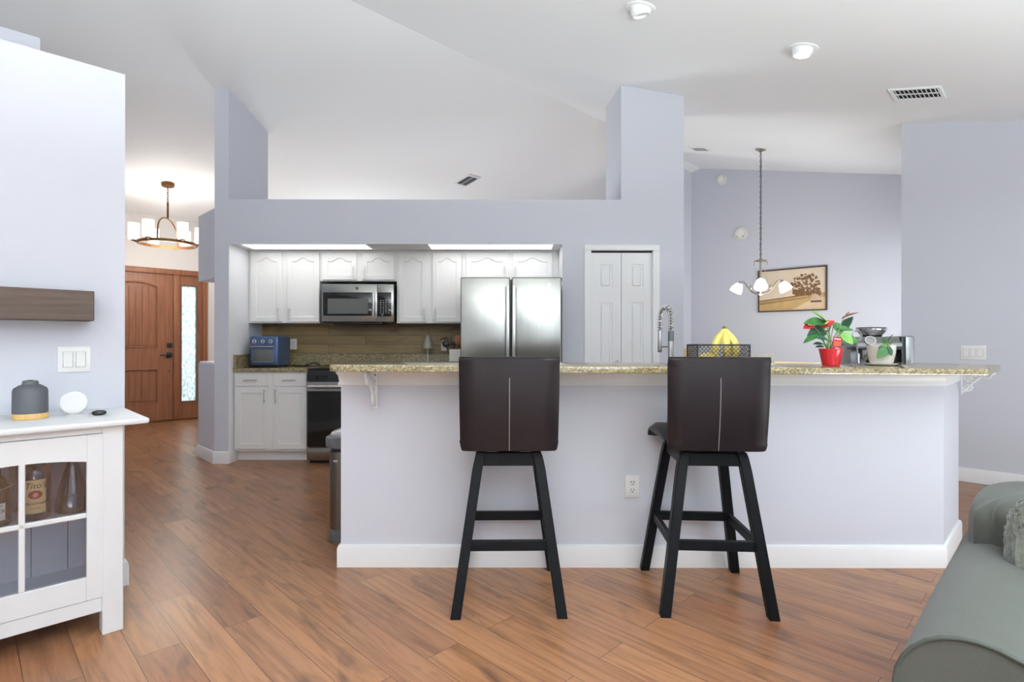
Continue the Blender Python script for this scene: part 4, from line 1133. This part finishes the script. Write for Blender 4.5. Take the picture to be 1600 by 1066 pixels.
for (b0, b1, L_, W_, mm, dy, roll) in LV:
    B = anp(b0[0], b0[1], dy); E = anp(b1[0], b1[1], dy-.015)
    roll = (-.8 if E.x < B.x else .8) + .35*roll      # blades rolled to face the camera
    stem_to(B); place_leaf(an, 'leaf', B, E, L_*1.12, W_*1.35, M[mm], roll, droop=.10)
for (c0, c1, L_, W_, mm, roll) in (((1270, 508), (1259, 511), .06, .045, 'red_flower', .5), ((1285, 510), (1299, 503), .065, .048, 'red_flower', -.7), ((1318, 496), (1335, 489), .075, .035, 'brown_flower', .3)):
    B = anp(*c0, -.03); E = anp(*c1, -.04); stem_to(B, .002); roll = 0.15 if mm == 'brown_flower' else (-.75 if E.x < B.x else .75)
    fl = place_leaf(an, 'flower', B, E, L_, W_, M[mm], roll, droop=.05)
    MB().tube([(.008, 0, .004), (.022, 0, .012), (.036, 0, .016)], [.0035, .004, .0025], 8).build('spadix', M['banana'] if mm == 'red_flower' else M['spoon'], fl)
tg = MB().box(-.023, .023, -.001, .001, 0, .068, .0006, 1).build('care_tag', M['tag_red'], an, loc=(.006, -.04, .082)); tg.rotation_euler = (math.radians(-6), math.radians(7), 0)
MB().box(-.017, .017, -.0018, -.0008, .02, .046).build('flower_picture', M['tag_pic'], tg)
MB().box(-.017, .017, -.0018, -.0008, .055, .060).box(-.009, .009, -.0018, -.0008, .008, .012).build('tag_print', M['paper_white'], tg)

# white ribbed pot with trailing plant
wx, wy = PX(1377, 2.93), 2.93; wz = ztop(wx)
wp = thing('potted_pothos', 'trailing green plant in a white ribbed pot on a saucer', 'plant', (wx, wy, wz))
MB().lathe([(0, 0), (.05, 0), (.073, .008), (.076, .012), (.07, .011), (.05, .006), (0, .006)], seg=40).build('saucer', M['ceramic'], wp)
MB().lathe([(0, .007), (.046, .007), (.054, .02), (.064, .07), (.066, .11), (.061, .11), (.058, .09), (0, .088)], seg=72, rib=(0, .012)).build('pot', M['ceramic'], wp, smooth=70)
MB().lathe([(0, .092), (.059, .09), (.058, .085), (0, .085)], seg=24).build('soil', M['soil'], wp)
def wpp(px, py, dy): D = wy+dy; return Vector((PX(px, D)-wx, dy, PZ(py, D)-wz))
for (b0, b1, L_, W_, mm, dy, roll) in (((1383, 545), (1370, 562), .062, .05, 'leaf', -.078, 0), ((1390, 541), (1378, 550), .05, .04, 'leaf', -.07, .3), ((1388, 543), (1394, 554), .045, .03, 'leaf_dark', -.075, 0), ((1378, 540), (1375, 549), .035, .026, 'leaf_dark', -.07, 0), ((1388, 533), (1392, 525), .045, .03, 'leaf_dark', -.02, 0), ((1382, 537), (1381, 528), .04, .022, 'leaf', -.03, .4), ((1391, 537), (1397, 531), .04, .026, 'leaf', -.01, -.4)):
    B = wpp(*b0, dy); E = wpp(*b1, dy-.004)
    p0 = Vector((random.uniform(-.02, .03), -.02, .09))
    MB().tube(smooth_path([p0, Vector((B.x*.8, -.068 if dy < -.05 else dy, .118)), B], 5), .0018, 6).build('stem', M['stem'], wp)
    nrm = place_leaf(wp, 'leaf', B, E, L_, W_, M[mm], roll + (PI/2*0), droop=.1, fold=.1)
    if dy < -.05:          # hanging against the pot: face the room
        d = (E-B).normalized(); zax = Vector((0, -1, .1)); zax = (zax-d*zax.dot(d)).normalized(); yax = zax.cross(d)
        nrm.rotation_quaternion = Matrix((d, yax, zax)).transposed().to_quaternion()

# espresso machine, standing on the sink counter
em = thing('espresso_machine', 'steel espresso machine with bean hopper behind the white pot', 'coffee machine', (PX(1366, 3.74), 3.74, .915), math.radians(-12))
toxz = Matrix(((1, 0, 0, 0), (0, 0, 1, 0), (0, 1, 0, 0), (0, 0, 0, 1)))
MB().box(-.155, .155, -.02, .16, .0, .30, .012, 2).build('body', M['steel_satin'], em)
MB().box(.118, .175, -.16, .16, .0, .305, .014, 2).build('side_shell', M['steel_satin'], em)
MB().box(.098, .119, -.155, .15, .0, .298, .004).build('side_gap', M['black'], em)
fp = MB().prism([(-.16, .235), (-.16, .258), (-.12, .30), (.0, .30), (.0, .235)], -.16, .10, mtx=toyz).build('front_panel', M['steel_satin'], em)
gz = Matrix.Rotation(math.radians(62), 4, 'X')
MB().lathe([(0, 0), (.029, 0), (.029, .008), (.026, .010), (0, .010)], mtx=T((-.085, -.150, .270)) @ gz, seg=28).build('pressure_gauge', M['print_dark'], fp)
MB().lathe([(.026, .006), (.033, .006), (.033, .014), (.027, .014), (.026, .006)], mtx=T((-.085, -.150, .270)) @ gz, seg=28).build('gauge_ring', M['chrome'], fp)
MB().box(-.175, .10, -.172, -.01, .214, .236, .006).build('brew_head', M['black'], em)
MB().cyl((-.075, -.10, .215), (-.075, -.10, .188), .034, seg=24).build('group_head', M['chrome'], em)
pf = MB().lathe([(0, .152), (.028, .152), (.034, .165), (.034, .188), (0, .188)], c=(-.075, -.10, 0), seg=24).build('portafilter', M['chrome'], em)
MB().tube([(-.085, -.13, .175), (-.105, -.19, .155), (-.125, -.235, .138)], [.008, .012, .015], 10).build('handle', M['black'], pf)
MB().box(-.155, .10, -.16, -.02, .0, .05, .006).build('drip_tray', M['steel_dark'], em)
MB().lathe([(0, .30), (.062, .30), (.064, .312), (.085, .34), (.09, .345), (.09, .365), (0, .372)], c=(.0, .05, 0), seg=36).build('bean_hopper', M['black_glass'], em)
MB().lathe([(.066, .314), (.088, .340), (.0925, .349), (.0925, .356), (.0905, .358)], c=(.0, .05, 0), seg=36).build('hopper_band', M['chrome'], em)
MB().tube([(-.14, -.13, .19), (-.15, -.15, .13), (-.15, -.16, .09)], .005, 8).build('steam_wand', M['chrome'], em)
# clear goblet standing between the red pot and the machine
gx, gy = PX(1338, 3.08), 3.06
gb = thing('glass_goblet', 'clear round glass ornament in front of the espresso machine', 'glass', (gx, gy, ztop(gx)))
def ring_(c, r_, tr): return MB().tube([(c[0]+r_*math.cos(2*PI*i/32), c[1], c[2]+r_*math.sin(2*PI*i/32)) for i in range(32)], tr, 8, True)
ring_((-.01, 0, PZ(524, gy)-ztop(gx)), .026, .0045).build('ring', M['clear_plastic'], gb)
MB().cyl((-.008, 0, .0), (-.008, 0, PZ(532, gy)-ztop(gx)), .005, seg=12).build('stem', M['clear_plastic'], gb)
MB().lathe([(0, 0), (.035, 0), (.035, .004), (.008, .008), (0, .008)], seg=28, c=(-.008, 0, 0)).build('foot', M['clear_plastic'], gb)

# ================================================================ DINING ROOM
tx, ty = 3.02, 6.72
tb_ = thing('dining_table', 'pale wooden counter-height dining table under the pendant chandelier', 'table', (tx, ty, 0), H45)
MB().box(-.55, .55, -.45, .45, .89, .93, .006).build('tabletop', M['light_wood'], tb_)
MB().box(-.47, .47, -.37, .37, .81, .89).build('apron', M['light_wood'], tb_)
for sx in (-1, 1):
    for sy in (-1, 1): MB().box(sx*.46-.035, sx*.46+.035, sy*.36-.035, sy*.36+.035, 0, .89, .003, 1).build('leg', M['light_wood'], tb_)
def dining_chair(label, loc, rz, m, top, slats=True):
    t = thing('dining_chair', label, 'chair', loc, rz, 'dining chairs behind the bar')  # local: back at -y
    MB().box(-.21, .21, -.2, .2, .60, .64, .008).build('seat', m, t)
    for sx in (-1, 1):
        MB().box(sx*.19-.017, sx*.19+.017, -.205, -.17, 0, top-.002, .003, 1).build('back_post', m, t)
        MB().box(sx*.19-.017, sx*.19+.017, .165, .2, 0, .60, .003, 1).build('leg', m, t)
        MB().box(sx*.19-.01, sx*.19+.01, -.17, .165, .2, .235).build('stretcher', m, t)
    MB().box(-.215, .215, -.206, -.172, top-.085, top, .004).build('top_rail', m, t)
    if slats:
        for i in range(7): MB().box(-.15+i*.05-.011, -.15+i*.05+.011, -.195, -.18, .64, top-.08).build('slat', m, t)
    else:
        MB().box(-.18, .18, -.195, -.18, .72, .80, .003, 1).build('lower_rail', m, t)
    return t
dining_chair('pale wooden slat-back dining chair left of the fruit basket', (1.80, 5.95, 0), math.radians(-38), M['light_wood'], 1.112)
dining_chair('whitewashed dining chair with a plain top rail right of the basket', (2.56, 5.98, 0), math.radians(-6), M['grey_wood'], 1.058, False)

# pendant chandelier
ch = thing('pendant_chandelier', 'nickel chandelier with white glass shades hanging in the dining room', 'chandelier', (3.075, 6.81, 0))
zt = zc(3.075, 6.81)
MB().lathe([(0, .02), (.065, .02), (.062, -.008), (.03, -.022), (.008, -.04), (0, -.04)], c=(0, 0, zt), seg=32, mtx=T((0, 0, zt)) @ Matrix.Rotation(math.radians(10), 4, Vector((1, 1, 0))) @ T((0, 0, -zt))).build('canopy', M['nickel'], ch)
cn = MB(); z = zt-.03; i = 0
while z > 2.22:
    pts = [((.010*math.cos(2*PI*j/10) if i % 2 else 0), (0 if i % 2 else .010*math.cos(2*PI*j/10)), z-.02+.022*math.sin(2*PI*j/10)) for j in range(10)]
    cn.tube(pts, .0035, 5, True); z -= .032; i += 1
cn.build('chain', M['steel_dark'], ch)
MB().tube([(.006*math.sin(q*5), .004, zt-.04-(zt-.04-2.2)*q/40) for q in range(41)], .003, 5).build('cord', M['grey_plastic'], ch)
MB().lathe([(0, 2.215), (.015, 2.215), (.02, 2.195), (.07, 2.185), (.075, 2.175), (.02, 2.165), (0, 2.16)], seg=28).build('top_hub', M['nickel'], ch)
for i, a in enumerate((-114, 4, 128)):
    a = math.radians(a); ca, sa = math.cos(a), math.sin(a); pol = lambda r_, z_: (r_*ca, r_*sa, z_)
    MB().tube(smooth_path([pol(.03, 2.18), pol(.078, 2.172), pol(.082, 2.13)], 6), .006, 8).build('hook', M['nickel'], ch)
    MB().tube([pol(.05, 2.175), pol(.06, 2.0), pol(.1, 1.86)], .0028, 6).build('support_wire', M['nickel'], ch)
    ar = smooth_path([pol(.02, 1.775), pol(.10, 1.795), pol(.17, 1.87), pol(.225, 1.935), pol(.26, 1.93)], 7)
    arm = MB().tube(ar, .009, 8).puff(pol(.13, 1.86), (.016, .016, .03), 1, 12, 8)
    am = arm.build('arm', M['nickel'], ch)
    tilt = T(pol(.262, 1.935)) @ Matrix.Rotation(a, 4, 'Z') @ Matrix.Rotation(math.radians(-32), 4, 'Y')
    MB().lathe([(0, .012), (.018, .012), (.026, -.01), (.03, -.02), (0, -.02)], mtx=tilt, seg=20).build('socket', M['nickel'], am)
    MB().lathe([(.028, -.015), (.052, -.045), (.07, -.095), (.076, -.135), (.072, -.135), (.048, -.045), (.024, -.02)], mtx=tilt, seg=32).build('shade', M['shade_glow2'], am)
MB().lathe([(0, 1.75), (.012, 1.752), (.03, 1.765), (.024, 1.785), (.012, 1.80), (.012, 2.17), (0, 2.17)], seg=20).build('centre_stem', M['nickel'], ch)

def glow(name, loc, watts, col, r=.12):
    d = bpy.data.lights.new(name, 'POINT'); d.energy = watts; d.color = col; d.shadow_soft_size = r
    o = bpy.data.objects.new(name, d); COL.objects.link(o); o.location = loc
glow('pendant_glow', (3.075, 6.81, 1.62), 14, (1, .95, .86))
# picture on the far wall
pc = thing('framed_picture', 'sepia landscape print in a thin dark frame on the dining wall', 'picture', UV(-2.687, 8.232, 1.908), -PI/4)
W_, H_ = .906/2, .605/2
MB().box(-W_, W_, -.03, 0, H_-.018, H_, .002, 1).box(-W_, W_, -.03, 0, -H_, -H_+.018, .002, 1).box(-W_, -W_+.018, -.03, 0, -H_+.018, H_-.018, .002, 1).box(W_-.018, W_, -.03, 0, -H_+.018, H_-.018, .002, 1).build('frame', mat('dark_frame', (74, 56, 48), .5), pc)
sep = lambda n, c: mat(n, c, .8, vary=(9, .08))
pr = MB().box(-W_+.018, W_-.018, -.012, -.002, -H_+.018, H_-.018).build('print', mat('sepia_sky', (222, 204, 182), .8, vary=(3, .08)), pc)
toxz2 = Matrix(((1, 0, 0, 0), (0, 0, 1, 0), (0, 1, 0, 0), (0, 0, 0, 1)))
def flat(poly, d, nm, m): MB().prism(poly, -.0125-d, -.0118-d+.0004, mtx=toxz2).build(nm, m, pr)
flat([(-.433, -.283), (.433, -.283), (.433, -.06), (.2, -.07), (-.433, -.135)], .0003, 'field', sep('sepia_field', (196, 164, 112)))
flat([(-.433, -.20), (.25, -.12), (.25, -.105), (-.433, -.165)], .0008, 'field_band', sep('sepia_band', (160, 128, 84)))
flat([(-.433, -.15), (.2, -.09), (.2, -.075), (-.433, -.135)], .0008, 'tree_line', sep('sepia_dark', (122, 92, 66)))
flat([(.0, -.283), (.3, -.13), (.433, -.12), (.433, -.283)], .0013, 'road', sep('sepia_road', (218, 192, 158)))
tr = sep('sepia_tree', (124, 92, 62))
rnd = random.Random(3); tb2 = MB()
def disc(cx, cz, r_, d):
    k_ = 9; ph = rnd.uniform(0, 1)
    tb2.prism([(cx+r_*rnd.uniform(.7, 1.2)*math.cos(2*PI*(i+ph)/k_), cz+.8*r_*rnd.uniform(.7, 1.2)*math.sin(2*PI*(i+ph)/k_)) for i in range(k_)], -.0125-d, -.0119-d, mtx=toxz2)
for i in range(150):
    a = rnd.uniform(0, 2*PI); q = rnd.random()**.5
    disc(.19+.19*q*math.cos(a), .06+.15*q*math.sin(a), rnd.uniform(.007, .024), .0018+.00001*i)
for i in range(16): disc(.17+rnd.uniform(-.14, .2), -.06+rnd.uniform(-.03, .05), rnd.uniform(.025, .045), .0026+.00001*i)
tb2.prism([(.19, -.09), (.215, -.09), (.21, .05), (.2, .05)], -.0149, -.0143, mtx=toxz2)
tb2.build('tree', tr, pr)
flat([(.25, -.175), (.38, -.175), (.385, -.13), (.36, -.12), (.345, -.085), (.285, -.085), (.27, -.12), (.25, -.13)], .0032, 'vehicle', sep('sepia_car', (206, 180, 160)))
flat([(.25, -.19), (.385, -.19), (.385, -.165), (.25, -.165)], .0036, 'vehicle_shadow', sep('sepia_brown', (110, 76, 56)))

# round wall devices
def roundel(name, label, cat, u, v, z, r_, rot, detail=False):
    t = thing(name, label, cat, UV(u, v, z), rot)
    mt = Matrix.Rotation(PI/2, 4, 'X')
    MB().lathe([(0, 0), (r_, 0), (r_, .02), (r_*.93, .032), (0, .036)], mtx=mt, seg=36).build('housing', mat('ivory_plastic', (226, 222, 206), .5), t)
    MB().lathe([(r_*.55, .034), (r_*.6, .036), (r_*.6, .04), (r_*.5, .041), (0, .041)], mtx=mt, seg=30).build('centre_cap', M['white_plastic'], t)
    if detail:
        for sx in (-1, 1): MB().box(sx*r_*.45-.012, sx*r_*.45+.012, -.042, -.035, -r_*.45-.008, -r_*.45+.008).build('strobe', M['print_dark'], t)
    return t
roundel('smoke_detector', 'small round smoke detector high on the dining wall', 'smoke detector', -3.69, 8.232, 3.655, .073, -PI/4)
roundel('alarm_sounder', 'round ivory alarm sounder on the dining wall beside the chandelier chain', 'alarm', -3.395, 8.232, 2.79, .095, -PI/4, True)

# ================================================================ CEILING FITTINGS
TB, TA = math.atan(SB), -math.atan(SA)
def vent(label, x, y, w_, h_, tilt, n_, dim=False):
    t = thing('air_vent', label, 'vent', (x, y, zc(x, y)-.001), (0, tilt, H45), 'ceiling air vents')
    f = MB(); b = .028
    f.box(-w_/2, w_/2, -h_/2, -h_/2+b, -.012, .0, .003, 1); f.box(-w_/2, w_/2, h_/2-b, h_/2, -.012, 0, .003, 1); f.box(-w_/2, -w_/2+b, -h_/2+b, h_/2-b, -.0115, 0, .003, 1); f.box(w_/2-b, w_/2, -h_/2+b, h_/2-b, -.0115, 0, .003, 1); f.box(-w_/2, w_/2, -.004, .004, -.011, -.003)
    f.build('frame', M['trim'], t)
    MB().box(-w_/2+b, w_/2-b, -h_/2+b, h_/2-b, -.003, 0).build('duct_opening', M['dark_gap'], t)
    for i in range(n_):
        x_ = -w_/2+b+(w_-2*b)*(i+.5)/n_
        s = MB().box(-.0085, .0085, -h_/2+b, h_/2-b, -.001, .001, mtx=T((x_, 0, -.009)) @ Matrix.Rotation(math.radians(38), 4, 'Y'))
        s.build('slat', M['trim'], t)
    return t
vent('white ceiling air vent near the right wall', 3.112, 4.233, .34, .27, TB, 10)
vent('small grey ceiling air vent beside the pillar in the dining room', 2.504, 7.35, .26, .2, TB, 8)
vent('ceiling air vent seen above the kitchen plant shelf', -.66, 8.05, .34, .24, TA, 9)
def spot(label, x, y, lit, aim):
    t = thing('ceiling_spotlight', label, 'light', (x, y, zc(x, y)), (0, TB, H45), 'eyeball spotlights in the ceiling')
    MB().lathe([(.062, .0), (.1, .0), (.1, -.005), (.092, -.009), (.062, -.006)], seg=40).build('trim_ring', M['trim'], t)
    mt = Matrix.Rotation(aim[0], 4, 'X') @ Matrix.Rotation(aim[1], 4, 'Y')
    MB().lathe([(.066, .02), (.068, -.0), (.066, -.03), (.058, -.05), (.05, -.05), (.05, -.035), (.045, .0)], seg=36, mtx=mt).build('eyeball', M['trim'], t)
    MB().lathe([(0, -.034), (.05, -.034), (.05, -.03), (0, -.03)], seg=30, mtx=mt).build('bulb', M['spot_glow'] if lit else M['spot_off'], t)
    return t
spot('white eyeball ceiling spotlight at the top edge, unlit', .849, 3.65, False, (.25, -.2))
spot('lit white eyeball ceiling spotlight left of the air vent', 2.017, 3.82, True, (0, -TB*.2))

# entry chandelier
ec = thing('ring_chandelier', 'bronze ring chandelier with six glass cylinder shades in the entry', 'chandelier', (-4.405, 7.04, 0))
zt = zc(-4.405, 7.04)
MB().lathe([(0, .02), (.075, .02), (.075, -.02), (.07, -.035), (.012, -.04), (0, -.05)], mtx=T((0, 0, zt)) @ Matrix.Rotation(math.radians(8), 4, Vector((-1, -1, 0))), seg=32).build('canopy', M['bronze'], ec)
cn = MB(); z = zt-.045; i = 0
while z > 2.95:
    pts = [((.010*math.cos(2*PI*j/10) if i % 2 else 0), (0 if i % 2 else .010*math.cos(2*PI*j/10)), z-.018+.022*math.sin(2*PI*j/10)) for j in range(10)]
    cn.tube(pts, .0035, 5, True); z -= .032; i += 1
cn.build('chain', M['bronze'], ec)
MB().cyl((0, 0, 2.735), (0, 0, 2.945), .012, seg=12).build('rod', M['bronze'], ec)
ang = math.radians(103); ca, sa = math.cos(ang), math.sin(ang)
pts = [(.33*math.cos(a)*ca, .33*math.cos(a)*sa, 2.43+.31*max(0, math.sin(a))**.55) for a in [PI*i/24 for i in range(25)]]
MB().tube(pts, .009, 8).build('yoke', M['bronze'], ec)
rg = [(.315, 2.405), (.33, 2.405), (.335, 2.41), (.335, 2.435), (.33, 2.44), (.315, 2.44), (.315, 2.405)]
MB().lathe(rg, seg=64).build('ring', M['bronze'], ec)
for i in range(6):
    a = math.radians(-92+60*i); cx, cy = .36*math.cos(a), .36*math.sin(a)
    cu = MB().cyl((cx*.9, cy*.9, 2.425), (cx, cy, 2.425), .008, seg=8).lathe([(0, 2.425), (.03, 2.43), (.034, 2.44), (.012, 2.445), (.012, 2.46), (0, 2.46)], c=(cx, cy, 0), seg=20).build('cup', M['bronze'], ec)
    MB().lathe([(.0, 2.446), (.055, 2.446), (.062, 2.455), (.062, 2.65), (.058, 2.65), (.058, 2.458), (0, 2.45)], c=(cx, cy, 0), seg=28).build('shade', M['shade_glow'], ec)

glow('entry_glow', (-4.405, 7.04, 2.28), 34, (1, .95, .88), .25)
# ================================================================ SOFA
sf = thing('sofa', 'sage grey rolled-arm sofa at the lower right corner', 'sofa', UV(.80, 1.85, 0), H45)
OU, OV = .80, 1.85
def su(u, v, z): return (u-OU, v-OV, z)
def arm(uc, sgn):
    m = MB(); R_ = .127; v0, v1 = 1.30, 2.30; zc_ = .515
    prof = []
    for i in range(25):
        a = math.radians(-62) + math.radians(304)*i/24
        sq = 1.0
        prof.append((uc + R_*math.cos(a)*(1.12 if math.cos(a)*sgn > 0 else 1), zc_ + R_*math.sin(a)))
    prof = prof + [(uc-.088, .10), (uc+.088, .10)]
    tbm = bmesh.new(); N = 12; rings = []
    for i in range(N):
        q = i/(N-1); v = v0+(v1-v0)*q; e = max(0, 1-(v-v0)/.015) if q < .1 else 0
        k = 1-.02*e
        rings.append([tbm.verts.new(su(uc+(x-uc)*k, v, zc_+(z-zc_)*k + .006*math.sin(q*5))) for x, z in prof])
    for A, B in zip(rings, rings[1:]):
        for j in range(len(prof)): tbm.faces.new((A[j], A[(j+1) % len(prof)], B[(j+1) % len(prof)], B[j]))
    tbm.faces.new(rings[0]); tbm.faces.new(rings[-1][::-1])
    bmesh.ops.recalc_face_normals(tbm, faces=tbm.faces)
    m._add(tbm)
    o = m.build('arm', M['sofa'], sf, smooth=50)
    MB().tube([su(uc+(x-uc)*.985, v0-.001, zc_+(z-zc_)*.985) for x, z in prof], .0042, 8, True).build('arm_piping', M['piping'], o)
arm(-.108, 1); arm(1.70, -1)
MB().box(-.02-OU, 1.62-OU, 1.36-OV, 2.5-OV, .08, .30, .02, 3).build('base', M['sofa'], sf)
for i in range(2): MB().puff(su(.41+i*.78, 1.72, .375), (.385, .42, .095), .35, 48, 20).build('seat_cushion', M['sofa'], sf)
MB().box(-.1-OU, 1.72-OU, 2.34-OV, 2.52-OV, .08, .60, .05, 4).build('back', M['sofa'], sf)
def tuft(th, ph):
    k = 1 - .012*math.sin(4*th+1)*math.sin(3*ph)
    for a, b_, w, d_ in ((2.75, .55, .16, .05), (3.25, .75, .14, .06), (3.7, .35, .15, .05), (4.15, .8, .16, .05), (2.3, .9, .2, .04), (3.45, -.2, .18, .03)):
        dt = math.atan2(math.sin(th-a), math.cos(th-a)) + .35*(ph-b_)
        k -= d_*math.exp(-(dt/w)**2 - ((ph-b_)/.42)**2)
    return k
for i in range(2):
    c = .24+i*.96
    MB().puff(su(c, 2.15, .642), (.44 if i == 0 else .46, .235, .135), .48, 110, 60, fn=tuft).build('back_cushion', M['sofa'], sf, smooth=70)
for sx in (-.0, 1.56):
    for sv in (1.42, 2.42): MB().cyl(su(sx+.02, sv, 0), su(sx+.02, sv, .09), .022, .028, seg=14).build('foot', M['black_wood'], sf)
# fleece pillow leaning on the back cushion
rnd = random.Random(5)
tp = MB().puff((0, 0, 0), (.24, .075, .165), .6, 120, 70)
for vx in tp.bm.verts: vx.co += Vector((rnd.uniform(-1, 1), rnd.uniform(-1, 1), rnd.uniform(-1, 1)))*.0045
tag(tp.build('throw_pillow', M['sherpa'], loc=UV(.138, 1.86, .665), rot=(math.radians(-14), 0, H45), smooth=80), 'fuzzy grey fleece pillow leaning on the sofa back', 'pillow')
